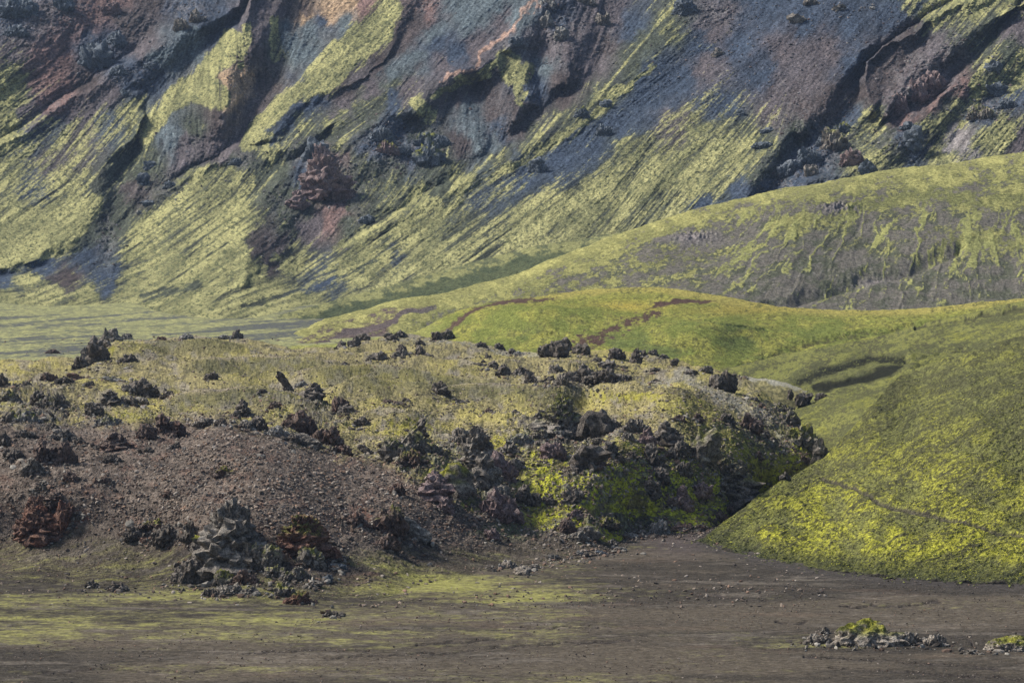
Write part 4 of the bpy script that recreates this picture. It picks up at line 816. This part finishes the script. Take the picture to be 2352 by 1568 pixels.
# crop windows of the survey: origin, scale
WIN = {'A': (0, 733.8), 'B': (752.6, 846.7), 'C': (752.6, 470.4), 'E': (1552.3, 846.7), 'F': (0, 1034.9), 'H': (1552.3, 1034.9), '1': (0, 0), '2': (752.6, 0), '3': (1552.3, 0), '4': (0, 376.3)}
K_ = .3402
ROCKS = r"""
A 745 150 140 75 C g 0 | light-topped block on the left crest
A 860 130 80 35 C g 0
A 715 200 90 50 C g 0
A 640 300 120 140 B k 0 | tall black block below the left crest
A 580 260 60 60 C k 0
A 545 330 110 70 C k 0
A 1085 130 70 32 C b 0
A 1250 130 90 40 C p 0
A 1520 135 90 32 C p 0
A 1600 130 70 50 C k 0 | dark spiky knob on the straw-coloured crest
A 360 230 100 28 C b 0
A 330 395 90 70 C b 0
A 400 400 60 30 C k 0
A 525 390 130 60 L b 0 | brown wedge near the left edge of the field
A 10 430 50 90 C k 0
A 45 425 40 22 B k 0
A 185 440 60 38 C k 0
A 450 485 140 45 C k 0
A 595 490 60 40 C k 0
A 765 415 150 50 L p .1 | pale sloping slab on the left moss
A 870 305 130 42 C k 0
A 985 490 160 105 C k 0 | shaggy dark ridge left of the straw hollow
A 860 490 100 45 C g 0
A 1420 412 80 45 C k 0
A 1925 520 90 130 L k 0 | dark tilted slab beside the straw hollow
A 2040 420 100 35 C p 0
A 2330 352 60 38 C k 0
A 70 560 130 95 C g .1 | round grey heap at the left frame edge
A 110 490 60 50 C k 0
A 270 600 100 95 C k 0
A 340 640 190 80 C g .15
A 410 590 60 60 C k 0
A 190 710 200 75 C p .25 | pale mossy heap at the far left
A 60 700 110 60 C g .1
A 400 555 40 32 B k 0
A 620 620 90 60 C g 0
A 740 600 110 90 S k 0
A 850 590 160 60 C k 0
A 970 570 90 50 C g 0
A 1130 545 100 55 C k 0
A 650 685 110 60 C k 0
A 730 725 180 60 C p .15 | low pale heap of clinker left of the red-brown peaks
A 1770 558 70 30 C k 0
A 1150 790 180 120 T b 0 | twin red-brown peaks on the top of the gravel mound
A 985 805 110 90 C b 0
A 790 865 130 95 S b 0
A 690 880 90 50 C k 0
A 760 950 120 45 C k 0
A 540 845 80 50 C k 0
A 400 815 200 65 C g 0
A 340 765 120 50 C k 0
A 180 810 140 45 C k 0
A 25 860 70 80 C k 0
A 330 970 180 135 T b 0 | ragged brown outcrop at the upper left of the gravel mound
A 430 970 90 110 C b 0
A 215 1040 130 95 C g 0
A 100 940 110 70 C k 0
A 470 1080 100 55 C b 0
A 290 1130 70 40 C k 0
A 235 1155 60 22 B g 0
A 1640 690 75 90 S k 0 | small dark finger in the middle of the field
A 1650 745 100 60 C g 0
A 1740 755 110 85 C k 0
A 1590 700 60 40 C k 0
A 1850 625 70 52 C b 0
A 2120 600 110 95 S k 0
A 2040 745 230 130 C b 0 | broad red-brown crag above the gravel mound
A 2190 800 190 105 C b 0
A 2300 655 120 95 C b 0
A 2335 660 70 60 B k 0
A 1860 795 180 60 C p 0
A 2080 865 200 110 L g 0 | ribbed grey slab under the broad red-brown crag
A 1990 840 110 60 C k 0
A 1400 715 180 45 C g 0
A 1500 722 90 42 C k 0
A 1520 1065 140 60 C b .55 | low brown clump with yellow moss, alone on the gravel mound
A 1180 875 80 40 C k 0
A 1000 875 60 32 C k 0
A 700 1090 90 30 C b 0
A 1150 1180 90 35 C b 0
A 1500 1200 120 22 C b 0
A 1730 940 60 25 C k 0
F 370 350 90 75 S b 0
F 265 560 180 200 S r 0 | rusty red crag alone at the left of the dark slope
F 420 500 170 140 C r 0
F 380 555 100 75 B r 0
F 525 450 70 50 B k 0
F 210 590 130 45 C b 0
F 1060 508 210 52 C b .15
F 940 605 170 80 C k 0
F 1130 610 170 105 C k 0
F 1290 605 110 95 C k 0
F 970 622 40 24 B r 0 | tiny orange stone in front of the dark clinker
F 1395 670 140 100 B g .55 | round block with a yellow moss cap left of the great grey spire
F 1590 775 300 330 S g 0 | great grey lava spire in the foreground
F 1680 790 200 180 C g .1
F 1800 800 180 150 C g .15
F 1400 885 150 130 B g 0 | rounded pitted block at the foot of the great grey spire
F 1260 885 160 120 C k 0
F 1320 775 150 60 C k 0
F 1530 905 150 90 C g .4
F 1650 895 160 75 C b 0
F 1480 800 140 110 C k 0
F 1420 985 120 50 C k 0
F 1560 965 230 60 C g 0
F 1700 965 130 48 C g 0
F 2040 675 200 210 S r .1 | red-hearted crag right of the great grey spire
F 1890 650 100 60 C r 0
F 2100 780 170 120 C g .2
F 2230 705 110 50 C r 0
F 2310 735 50 28 B k 0
F 2220 875 60 38 B s 0 | blue-grey block on rusty soil
F 2120 915 80 42 B k 0
F 2000 875 180 75 C g .1
F 1850 845 150 70 C g .1
F 2280 795 80 22 B s 0
F 1925 970 120 80 C g .35 
F 2010 1035 170 80 C r .1 | low rusty heap in front of the great grey spire
F 620 918 80 42 C k 0
F 800 945 110 50 C k 0 | dark shrubby lump on the lower left slope
F 2240 1118 100 42 C k 0 | small dark lump above the yellow moss streaks
F 290 235 70 30 C k 0
F 80 40 90 50 C k 0
B 610 440 80 70 S k 0
B 560 570 150 190 F g .1 | leaning finger of lava above the gravel mound
B 450 650 170 115 C g .1
B 600 640 120 100 C g .1
B 700 590 150 80 C g .1
B 570 700 190 90 C b .1
B 890 505 130 100 C g 0
B 1010 500 100 70 C g 0
B 1030 650 130 210 S g 0 | knobbly grey wall standing across the mossy crag
B 1050 800 150 190 S g 0
B 1160 720 190 150 C v 0
B 1270 660 90 70 C g 0
B 890 860 210 170 B g .6 | overhanging block with a bright green moss top
B 730 900 150 150 S v 0
B 790 970 100 100 C v 0
B 470 860 90 80 C b 0
B 1120 1010 190 150 C v 0
B 1230 1010 150 120 C v 0
B 1180 910 160 140 C g 0
B 1290 500 160 75 C p .1
B 1220 565 130 65 C g 0
B 265 545 100 85 L k 0
B 390 518 80 42 B k 0
B 90 565 140 60 C b 0
B 20 555 60 42 C k 0
B 770 225 110 80 C k 0 | shaggy dark tuft of rock in the middle of the straw field
B 895 250 80 38 L g 0
B 530 242 40 30 B k 0
B 430 252 120 28 C b 0
B 1270 332 60 38 B k 0
B 1090 332 50 28 B b 0
B 135 335 80 60 B k 0
B 230 395 90 55 C k 0
B 1560 430 190 205 S g .3 | castle-like pinnacle on the crag crest
B 1440 365 65 50 B k 0
B 1430 455 120 70 C g .1
B 1625 410 90 130 S k 0
B 1560 450 90 40 C p .1
B 1810 465 160 150 B k 0 | rounded dark tower right of the castle-like pinnacle
B 1535 605 150 105 C v 0 | purple-grey pyramid set in the moss below the pinnacle
B 1740 705 180 140 B k 0 | black hollowed block in the middle of the mossy crag
B 1830 700 90 60 C b 0
B 1330 870 110 85 C k 0
B 1390 880 90 80 C k 0
B 1480 880 110 80 C k 0
B 1660 905 130 120 C k 0
B 1285 655 60 50 B k 0
B 1940 375 100 62 C g 0
B 2090 405 150 80 C g 0
B 2150 510 140 110 C v 0
B 2030 475 120 62 C g 0
B 2295 480 110 115 S k 0 | black stump on the right of the crag crest
B 2330 570 100 90 C k 0
B 2200 650 160 150 C k 0
B 2260 760 130 120 C k 0
B 1900 610 120 110 C k 0
B 1840 500 110 60 C k 0
B 2050 625 90 60 C k 0
B 1970 640 80 50 C k 0
B 2180 840 110 130 S k 0
B 2310 905 90 70 C b 0
B 1785 1150 110 90 B g .1 | grey boulder at the edge of the black sand
B 1880 1110 220 90 C k .5
B 2240 1115 120 85 C p 0 | shaggy pale rock where the moss meets the sand
B 2130 1125 80 40 B g 0
B 2060 1135 80 38 B p 0
B 1680 1010 110 60 C v 0
B 1620 1110 140 110 C b 0
B 1700 1165 150 80 C g 0
B 1860 1255 90 38 L s 0 | thin blue-grey slab lying on the sand edge
B 1930 1200 90 62 C g 0
B 1970 1235 90 40 B g 0
B 1520 1285 80 40 B g 0
B 1700 1255 60 35 B p 0
B 1110 1170 100 60 C v 0
B 600 1170 190 170 L p 0 | pale angular slab split by a crack on the brown slope
B 430 1130 160 190 C b .15 | brown crumbling crag beside the pale angular slab
B 400 1220 120 90 C b 0
B 200 1060 170 75 C b 0
B 1300 1395 100 58 B t 0 | rounded tan rock on the black sand
B 1225 1345 110 50 C t 0
B 1395 1345 70 26 B t 0
B 1120 1375 40 24 B k 0
B 60 1290 90 42 C r 0
B 70 1352 80 32 B s 0
C 90 950 48 45 B k 0
C 178 948 62 62 B k 0
C 240 908 62 36 B k 0
C 420 882 60 26 B k 0
C 500 882 90 40 C k 0 | flat black rock at the foot of the earthy scar
C 500 1015 50 50 B k 0
C 490 1062 110 42 C g 0
C 330 1062 130 55 C g 0
C 625 1027 52 50 B k 0
C 690 1047 52 40 B k 0
C 630 968 62 32 C k 0
C 440 928 60 30 B k 0
C 790 915 120 60 C k 0 | black cluster in front of the green hill
C 730 943 60 50 B k 0
C 1040 968 80 36 C k 0
C 1160 963 66 46 C k 0
C 1240 987 52 32 B k 0
C 1300 992 80 25 C p 0
C 1520 1048 150 115 C k 0 | big black block on the far edge of the field
C 1600 1012 90 80 B k 0
C 1712 1027 90 62 B k 0
C 1885 1098 90 56 B g 0
C 1940 1062 120 60 C k 0
C 1820 1082 80 36 C k 0
C 2080 1072 46 82 S k 0 | slim dark pillar before the green hill
C 2140 1032 36 40 B k 0
C 2190 1017 72 42 C k 0
C 2275 1042 46 24 B k 0
C 1940 1002 60 26 B k 0
C 2100 1002 50 26 B g 0
C 2340 1077 42 42 B k 0
C 2330 1122 52 26 B k 0
C 2210 1152 52 32 B k 0
C 2170 1112 80 26 C k 0
C 2000 1092 42 22 B k 0
C 1085 1062 62 42 C k 0
C 1040 1107 52 26 B k 0
C 1115 1112 62 32 B k 0
C 1180 1142 90 62 C k 0
C 1320 1132 130 56 C k 0 | low black crag with an overhang in mid field
C 1280 1142 70 42 C g 0
C 1380 1202 72 72 C k 0
C 1500 1212 52 36 B k 0
C 1540 1132 90 62 C g 0
C 1730 1245 130 112 C k 0 | humped black crag above the curved moss bank
C 1630 1237 120 62 C k 0
C 1590 1212 52 56 B k 0
C 1690 1252 80 42 C g 0
C 1990 1232 62 72 C k 0
C 1870 1298 240 80 R k 0 | long dark wall of lava above the curved moss bank
C 1970 1272 140 62 C g 0
C 1580 1287 110 62 C g 0
C 1470 1287 62 32 B g 0
C 1395 1267 42 42 B g 0
C 115 1122 32 36 B k 0
C 75 1127 32 22 B k 0
C 2205 1220 60 28 B g 0
C 2170 1195 50 20 B k 0
C 940 1040 40 22 B k 0
C 1440 1195 50 22 B k 0
E 310 145 150 125 C k 0 | dark rounded outcrop on the pale crest at the right
E 100 68 62 42 B k 0
E 200 62 90 42 C g 0
E 90 30 60 50 B k 0
E 470 97 50 42 B g 0
E 870 252 78 82 B k 0 | dark boulder on the straw tongue beside the moss hill
E 975 212 52 36 B k 0
E 768 212 36 58 B k 0
E 520 222 72 32 C g 0
E 700 280 160 60 C g .1
E 900 192 52 28 C g 0
E 770 385 120 100 C g .1
E 880 545 190 130 C g .4 | blocky end of the crag with a pale moss top
E 980 600 80 110 B g 0 | square grey block at the very end of the crag
E 500 425 150 90 C b 0 | brown hollow in the olive flank
E 600 445 90 66 C k 0
E 340 405 100 60 C k 0
E 150 385 62 50 C b 0
E 30 362 80 40 C b 0
E 180 610 170 170 B g .1 | round knobbly grey head on the crag flank
E 40 550 110 120 C k 0
E 60 700 130 120 C k 0
E 390 850 200 190 S k .1 | sheer black crag above the bay of sand
E 330 700 170 130 C k .1
E 430 670 120 60 C g .1
E 330 810 80 70 C k 0
E 170 860 130 130 C v 0
E 40 910 100 160 S v 0
E 740 745 90 56 C k 0
E 560 605 90 62 C b 0
E 870 640 90 62 C b 0
E 665 512 50 36 B k 0
E 60 1080 110 50 C b 0
E 170 1085 110 50 C b 0
E 290 1020 130 70 C b 0
E 20 1085 60 36 B v 0
E 350 960 110 60 C b 0
H 1290 1305 520 150 D t .6 | low tan outcrop with a yellow moss cap on the sand
H 960 1295 180 62 C t 0
H 1010 1230 38 44 S g 0
H 1570 1300 170 78 C t 0
H 1750 1315 150 76 C t 0 | small rugged rock right of the moss-capped outcrop
H 2270 1350 330 80 D t .45 | dark moss-tipped rock cut by the right frame edge
H 1985 1358 70 20 B g 0
1 960 1245 72 60 B s 0 | dark round boulder on the bare brown slope
1 1010 1140 60 40 B s 0
1 650 445 190 140 C s 0 | dark slate crag beside the red scree
1 780 300 120 90 C s 0
1 1220 200 90 70 C g 0
1 1340 150 100 60 C g 0
1 130 110 240 120 C s 0
1 420 60 130 90 C s 0
1 100 240 170 60 C s 0
1 750 90 130 80 C v 0
1 800 500 110 50 C s 0
1 1000 460 60 30 B s 0
1 840 640 50 30 B s 0
1 1150 1270 90 45 C s 0
1 1000 1390 70 40 B s 0
1 940 1450 30 22 B p 0
1 2150 1080 160 120 C s 0
1 2180 1330 190 260 S v 0 | tall pinkish crag on the mountain foot
1 2010 1400 90 100 S v 0
1 1590 1110 90 36 C s 0
2 1415 1160 100 75 B s 0 | lone grey boulder on the mossy talus
2 1480 180 80 90 C p 0
2 1570 260 70 80 C p 0
2 1270 300 70 60 C s 0
2 1490 60 90 70 C p 0
2 1750 30 130 60 C g 0
2 1860 170 80 80 C g 0
2 360 960 150 90 C s 0
2 400 1040 150 80 C v .2
2 680 1110 150 130 C s .3 | broken slate crag above the talus
2 660 980 140 80 C s .2
2 500 1040 90 70 C s 0
2 760 990 90 70 C s 0
2 1720 790 90 60 C s .2
2 1880 720 60 40 B s 0
2 1870 910 110 60 C s 0
2 270 1510 100 50 C s 0
3 1600 990 120 100 B s 0 | square dark boulder on the bright moss at the right
3 1290 1175 90 70 B s 0 | dark boulder at the top of the moss ridge
3 2150 480 80 60 B s 0
3 2170 640 95 70 B s 0
3 1500 775 120 110 C v 0 | pinkish round crag above the scree patch
3 1620 660 140 100 C v 0
3 1750 600 140 110 C v 0
3 1560 870 120 40 C s 0
3 605 995 150 36 C s 0
3 620 895 70 30 B s 0
3 435 780 50 32 B s 0
3 905 1190 80 70 B g 0
3 1200 1110 130 100 C v 0
3 1080 1010 150 120 C g .1
3 900 1100 140 90 C s 0
3 780 1180 140 90 C s 0
3 1130 900 120 70 C s .3
3 1000 980 90 60 C s 0
3 2080 800 190 70 C g .1
3 2240 730 130 50 C s 0
3 280 380 70 45 B g 0
3 820 150 90 50 B g 0
3 1110 70 70 30 B g 0
3 920 30 100 40 C g 0
3 60 90 140 90 C s 0
3 1330 65 30 20 B p 0
"""
SIZE = lambda hp, wp: 'tiny' if max(hp, wp) < 18 else ('small' if max(hp, wp) < 34 else ('middling' if max(hp, wp) < 60 else 'large'))
TN = {'k': 'black', 'g': 'grey', 'p': 'pale', 'b': 'brown', 'r': 'rusty', 't': 'tan', 's': 'slate', 'v': 'purplish'}
SN = {'B': 'boulder', 'C': 'lava clump', 'S': 'spire', 'F': 'finger', 'L': 'slab', 'D': 'outcrop', 'T': 'twin-peaked rock', 'R': 'wall'}
def dirword(dx, dy):
    a = math.degrees(math.atan2(-dy, dx)) % 360
    return ['right of', 'upper right of', 'above', 'upper left of', 'left of', 'lower left of', 'below', 'lower right of'][int((a + 22.5) // 45) % 8]
SHORT = {'light-topped block on the left crest': 'light-topped crest block', 'tall black block below the left crest': 'tall black block', 'dark spiky knob on the straw-coloured crest': 'spiky knob on straw crest', 'brown wedge near the left edge of the field': 'brown wedge rock', 'shaggy dark ridge left of the straw hollow': 'shaggy dark ridge', 'dark tilted slab beside the straw hollow': 'dark tilted slab', 'round grey heap at the left frame edge': 'grey left-edge heap', 'pale sloping slab on the left moss': 'pale sloping slab', 'pale mossy heap at the far left': 'pale mossy left heap', 'low pale heap of clinker left of the red-brown peaks': 'low pale clinker heap', 'twin red-brown peaks on the top of the gravel mound': 'twin red-brown peaks', 'ragged brown outcrop at the upper left of the gravel mound': 'ragged brown outcrop', 'small dark finger in the middle of the field': 'small dark mid-field finger', 'broad red-brown crag above the gravel mound': 'broad red-brown crag', 'ribbed grey slab under the broad red-brown crag': 'ribbed grey slab', 'low brown clump with yellow moss, alone on the gravel mound': 'yellow-mossed brown clump', 'rusty red crag alone at the left of the dark slope': 'lone rusty red crag', 'tiny orange stone in front of the dark clinker': 'tiny orange stone', 'round block with a yellow moss cap left of the great grey spire': 'yellow-capped round block', 'great grey lava spire in the foreground': 'great grey spire', 'rounded pitted block at the foot of the great grey spire': 'rounded pitted block', 'red-hearted crag right of the great grey spire': 'red-hearted crag', 'blue-grey block on rusty soil': 'blue-grey block', 'low rusty heap in front of the great grey spire': 'low rusty heap', 'dark shrubby lump on the lower left slope': 'dark shrubby lump', 'small dark lump above the yellow moss streaks': 'lump above moss streaks', 'leaning finger of lava above the gravel mound': 'leaning lava finger', 'knobbly grey wall standing across the mossy crag': 'knobbly grey wall', 'overhanging block with a bright green moss top': 'green-topped overhanging block', 'shaggy dark tuft of rock in the middle of the straw field': 'shaggy tuft rock', 'castle-like pinnacle on the crag crest': 'castle-like pinnacle', 'rounded dark tower right of the castle-like pinnacle': 'rounded dark tower', 'purple-grey pyramid set in the moss below the pinnacle': 'purple-grey pyramid', 'black hollowed block in the middle of the mossy crag': 'black hollowed block', 'black stump on the right of the crag crest': 'black crest stump', 'grey boulder at the edge of the black sand': 'grey sand-edge boulder', 'shaggy pale rock where the moss meets the sand': 'shaggy pale rock', 'thin blue-grey slab lying on the sand edge': 'thin blue-grey slab', 'pale angular slab split by a crack on the brown slope': 'pale angular slab', 'brown crumbling crag beside the pale angular slab': 'brown crumbling crag', 'rounded tan rock on the black sand': 'rounded tan rock', 'flat black rock at the foot of the earthy scar': 'flat black scar-foot rock', 'black cluster in front of the green hill': 'black far cluster', 'big black block on the far edge of the field': 'big black far-edge block', 'slim dark pillar before the green hill': 'slim dark pillar', 'low black crag with an overhang in mid field': 'low overhanging black crag', 'humped black crag above the curved moss bank': 'humped black crag', 'long dark wall of lava above the curved moss bank': 'long dark wall', 'dark rounded outcrop on the pale crest at the right': 'rounded pale-crest outcrop', 'dark boulder on the straw tongue beside the moss hill': 'straw tongue boulder', 'blocky end of the crag with a pale moss top': 'blocky crag end', 'square grey block at the very end of the crag': 'square grey end block', 'brown hollow in the olive flank': 'brown olive-flank hollow', 'round knobbly grey head on the crag flank': 'round knobbly head', 'sheer black crag above the bay of sand': 'sheer black crag', 'low tan outcrop with a yellow moss cap on the sand': 'moss-capped tan outcrop', 'small rugged rock right of the moss-capped outcrop': 'small rugged tan rock', 'dark moss-tipped rock cut by the right frame edge': 'moss-tipped right-edge rock', 'dark round boulder on the bare brown slope': 'dark round boulder', 'dark slate crag beside the red scree': 'dark slate crag', 'tall pinkish crag on the mountain foot': 'tall pinkish crag', 'lone grey boulder on the mossy talus': 'lone talus boulder', 'broken slate crag above the talus': 'broken slate crag', 'square dark boulder on the bright moss at the right': 'square dark boulder', 'dark boulder at the top of the moss ridge': 'dark ridge-top boulder', 'pinkish round crag above the scree patch': 'pinkish round crag'}
ALLROCKS = []
def rocks():
    L = []
    for ln in ROCKS.strip().split('\n'):
        a, _, lab = ln.partition('|'); t = a.split(); ox, oy = WIN[t[0]]
        x, y = ox + K_ * float(t[1]), oy + K_ * float(t[2]); wp, hp = K_ * float(t[3]), K_ * float(t[4])
        L.append(dict(w=t[0], x=x, y=y, wp=wp, hp=hp, st=t[5], t=t[6], m=float(t[7]), lab=lab.strip()))
    ALLROCKS.extend(L)
    marks = [r for r in L if r['lab']]
    seen = {}
    pend = {}
    for r in L:
        mt = r['w'] in '1234'
        r['cat'] = 'boulder' if r['st'] == 'B' else 'rock'
        if r['lab']: continue
        c = sorted((m for m in marks if (m['w'] in '1234') == mt), key=lambda m: math.hypot(m['x'] - r['x'], (m['y'] - r['y']) * 1.3))[0]
        key = (SIZE(r['hp'], r['wp']), r['t'], r['st'], dirword(r['x'] - c['x'], r['y'] - c['y']), c['lab'])
        pend.setdefault(key, []).append((math.hypot(m_ := r['x'] - c['x'], r['y'] - c['y']), r))
    orders = ['nearest', 'second nearest', 'third nearest', 'fourth nearest', 'fifth nearest', 'sixth nearest', 'seventh nearest']
    short = lambda s: ' '.join(s.split()[:9]) if len(s.split()) > 9 else s
    for (sz, t, st, dw, lab), lst in pend.items():
        lst.sort(key=lambda q: q[0])
        for i, (_, r) in enumerate(lst):
            pre = (orders[min(i, 6)] + ' ') if len(lst) > 1 else ''
            mo = 'mossy ' if r['m'] > .25 else ''
            r['lab2'] = f"{pre}{sz} {mo}{TN[t]} {SN[st]} {dw} the {SHORT[lab]}"
    for i, r in enumerate(L):
        mt = r['w'] in '1234'
        lab = r.get('lab2') or r['lab']
        wd = lab.split()
        nm = {'B': 'boulder', 'S': 'lava_spire', 'F': 'lava_spire', 'L': 'flat_rock', 'C': 'lava_outcrop', 'T': 'lava_outcrop', 'R': 'lava_outcrop', 'D': 'lava_outcrop'}[r['st']]
        if mt and nm == 'lava_outcrop': nm = 'crag'
        grp = 'rocks on the mountainside' if mt else ('rocks on the black sand' if r['w'] == 'H' else 'lava rocks on the moss field and gravel mound')
        q_ = .86 if (r['x'] > 1230 and r['y'] > 990 and r['w'] in 'BE' and not r['lab']) else 1.15
        place_rock(r['x'], r['y'], r['wp'] * q_, r['hp'] * q_, r['st'], r['t'], r['m'], 100 + i * 7, lab, r['cat'], grp, 'mountain' if mt else None, nm)
    print('rocks', len(L), 'dup labels', len(L) - len({o['label'] for o in SC.objects if 'label' in o.keys()}))
rocks()
# ------------------------------------------------------------------ loose stones nobody could count
def stones(name, n, region, smin, smax, cols, seed, fmask, layer='lava_field', label='', cat='gravel', flat_=.75, pts=None):
    rs = np.random.RandomState(seed); V0, F0 = ICO[1]
    xs = rs.uniform(region[0], region[2], n * 8); ys = rs.uniform(region[1], region[3], n * 8)
    keep = rs.rand(n * 8) < fmask(xs, ys); xs, ys = xs[keep][:n], ys[keep][:n]
    if pts is not None: xs, ys = pts
    Dg = gd(ys); rx, rz = ray(xs, ys); X, Y, Z = rx * Dg, Dg.copy(), 0 * Dg
    if layer:
        L = [l for l in LAYERS if l.name == layer][0]
        ok = (ys > L.top(xs) + 2) & (ys < L.bot(xs) - 22)
        D = L.dd(xs, ys); Xl, Yl, Zl = rx * D, D, HC + rz * D; Zl = Zl + L.zoff(xs, ys, Xl, Yl, Zl)
        X = np.where(ok, Xl, X); Y = np.where(ok, Yl, Y); Z = np.where(ok, Zl, Z)
    s = smin * (smax / smin) ** (rs.rand(len(xs)) ** 2.2)
    A = rs.normal(size=(len(xs), 3, 3)) * .28 + np.eye(3)
    V = np.einsum('nij,vj->nvi', A, V0) * (1 + .15 * rs.normal(size=(len(xs), len(V0), 1)))
    V = V * s[:, None, None] * .5 * np.array([1, 1, flat_]) + np.stack([X, Y, Z + s * .12], -1)[:, None, :]
    Fc = F0[None] + (np.arange(len(xs)) * len(V0))[:, None, None]
    cc = np.array(cols)[rs.randint(0, len(cols), len(xs))] * rs.uniform(.7, 1.3, (len(xs), 1))
    me = make_mesh(name, V.reshape(-1, 3), Fc.reshape(-1, 3), np.repeat(cc, len(V0), 0), MAT['stone'], False)
    link(name, me, kind='stuff', label=label, category=cat)
def fm(x, y):
    b = brownmask(x, y) * (.05 + .95 * ss(1280, 1150, y)) * (.35 + .65 * ss(150, 420, x)) * .8 + .06 + .16 * (1 - brownmask(x, y)) * ss(-.2, .4, fb2(x / 50, y / 18, 3, 405))
    c = cragmask(x, y)
    e = ss(26, 0, np.abs(botL(x) - y)) * ss(1180, 1250, x) * .8
    return np.clip(b * (.5 + .5 * ss(-.3, .3, fb2(x / 40, y / 20, 3, 401))) + c * .7 + e * .6, 0, 1) * (y < 1395)
stones("gravel", 46000, (-60, 770, 1900, 1400), .10, .60, [C(.27,.235,.20), C(.19,.155,.125), C(.12,.095,.08), C(.22,.175,.14), C(.09,.08,.072), C(.17,.115,.085)], 5, fm, label='loose pale and brown stones strewn over the slopes')
stones("pebbles", 9000, (-60, 1200, 2420, 1600), .05, .26, [C(.20,.17,.145), C(.12,.10,.085), C(.05,.044,.04), C(.16,.11,.085)], 8,
       lambda x, y: (y > botL(x) + 3) * ((x < 1600) | (y > botG(x) + 3)) * np.clip(.35 + .5 * fb2(x / 60, y / 12, 3, 411), .02, 1), None, 'fine pebbles lying on the black sand plain', 'pebbles')
MC_ = [C(.26,.27,.05), C(.16,.165,.05), C(.09,.095,.04), C(.34,.34,.05), C(.05,.05,.03)]
stones("moss_cushions", 16000, (1580, 860, 2420, 1345), .10, .26, MC_, 9,
       lambda x, y: (y > topG(x) + 4) * (y < botG(x) - 6) * ss(-.3, .5, fb2(x / 26 + y / 60, y / 14 - x / 40, 4, 421)) * (.4 + .6 * ss(900, 1250, y)) * (seg_dist(x, y, trail) > 7), 'moss_hill', 'soft cushions of yellow-green moss covering the front hill', 'moss', .5)
stones("moss_fringe", 2600, (1585, 1230, 2420, 1365), .12, .5, [C(.05,.05,.03), C(.10,.11,.04), C(.04,.036,.03), C(.15,.16,.045)], 10,
       lambda x, y: (y > botG(x) - 2) * ss(13, 0, y - botG(x)) * np.clip(.5 + .9 * fb2(x / 14, y / 40, 3, 431), 0, 1), None, 'dark moss scraps along the foot of the green hill', 'moss', .5)
stones("grass_tussocks", 22000, (-60, 770, 1900, 1080), .15, .55, [C(.24,.21,.11), C(.14,.13,.06), C(.31,.275,.12), C(.08,.076,.05), C(.20,.17,.135)], 11,
       lambda x, y: (y > topL(x) + 4) * (1 - brownmask(x, y)) * np.clip(.5 + .8 * fb2(x / 40, y / 12, 3, 441), 0, 1), 'lava_field', 'straw-coloured tussocks and moss clumps on the lava field', 'grass', .6)

_rs = np.random.RandomState(21); _x = []; _y = []
for r_ in ALLROCKS:
    if r_['w'] in '1234': continue
    n_ = int(14 + .8 * r_['wp'])
    _x.append(r_['x'] + _rs.normal(size=n_) * r_['wp'] * .5); _y.append(r_['y'] + 1 + _rs.normal(size=n_) * (2.5 + .10 * r_['hp']))
_x, _y = np.concatenate(_x), np.concatenate(_y)
_k = (_x < 1890) | (_y > botG(_x) + 6); _x, _y = _x[_k], _y[_k]
stones("lava_rubble", 10, (0, 0, 1, 1), .14, 1.0, [C(.10,.088,.075), C(.06,.053,.047), C(.17,.155,.135), C(.12,.085,.066), C(.22,.205,.18)], 12,
       lambda x, y: 0 * x, 'lava_field', 'broken lava rubble lying round the feet of the outcrops', 'rubble', .8, (_x, _y))
stones("scree", 7000, (-60, 0, 2400, 640), .35, 1.5, [C(.10,.10,.105), C(.06,.06,.065), C(.18,.17,.165), C(.11,.085,.08)], 13,
       lambda x, y: np.clip(cragf(x, y) * .9 + .22 * ss(1450, 1700, x) * ss(300, 150, y), 0, 1) * ((x < 1000) | (y < topM(x) - 12)), 'mountain', 'grey scree blocks scattered over the mountainside', 'scree', .8)
# ------------------------------------------------------------------ air
def haze():
    x0, x1, y0, y1, z0, z1 = -1500, 1500, -60, 2300, -40, 330
    V = np.array([(x, y, z) for z in (z0, z1) for y in (y0, y1) for x in (x0, x1)], f4)
    Fq = np.array([(0, 2, 3, 1), (4, 5, 7, 6), (0, 1, 5, 4), (1, 3, 7, 5), (3, 2, 6, 7), (2, 0, 4, 6)])
    m = bpy.data.materials.new("haze_air"); m.use_nodes = True; t = m.node_tree
    for n in list(t.nodes):
        if n.type != 'OUTPUT_MATERIAL': t.nodes.remove(n)
    out = [n for n in t.nodes if n.type == 'OUTPUT_MATERIAL'][0]
    pv = t.nodes.new("ShaderNodeVolumePrincipled"); pv.inputs["Color"].default_value = (.50, .68, 1.0, 1)
    pv.inputs["Density"].default_value = HAZE; pv.inputs["Anisotropy"].default_value = 0.2
    t.links.new(pv.outputs[0], out.inputs["Volume"])
    link("haze", make_mesh("haze", V, Fq, np.ones((8, 3)), m, False), kind='stuff', label='thin bluish haze in the air before the mountain', category='haze')
HAZE = 0.000035
haze()
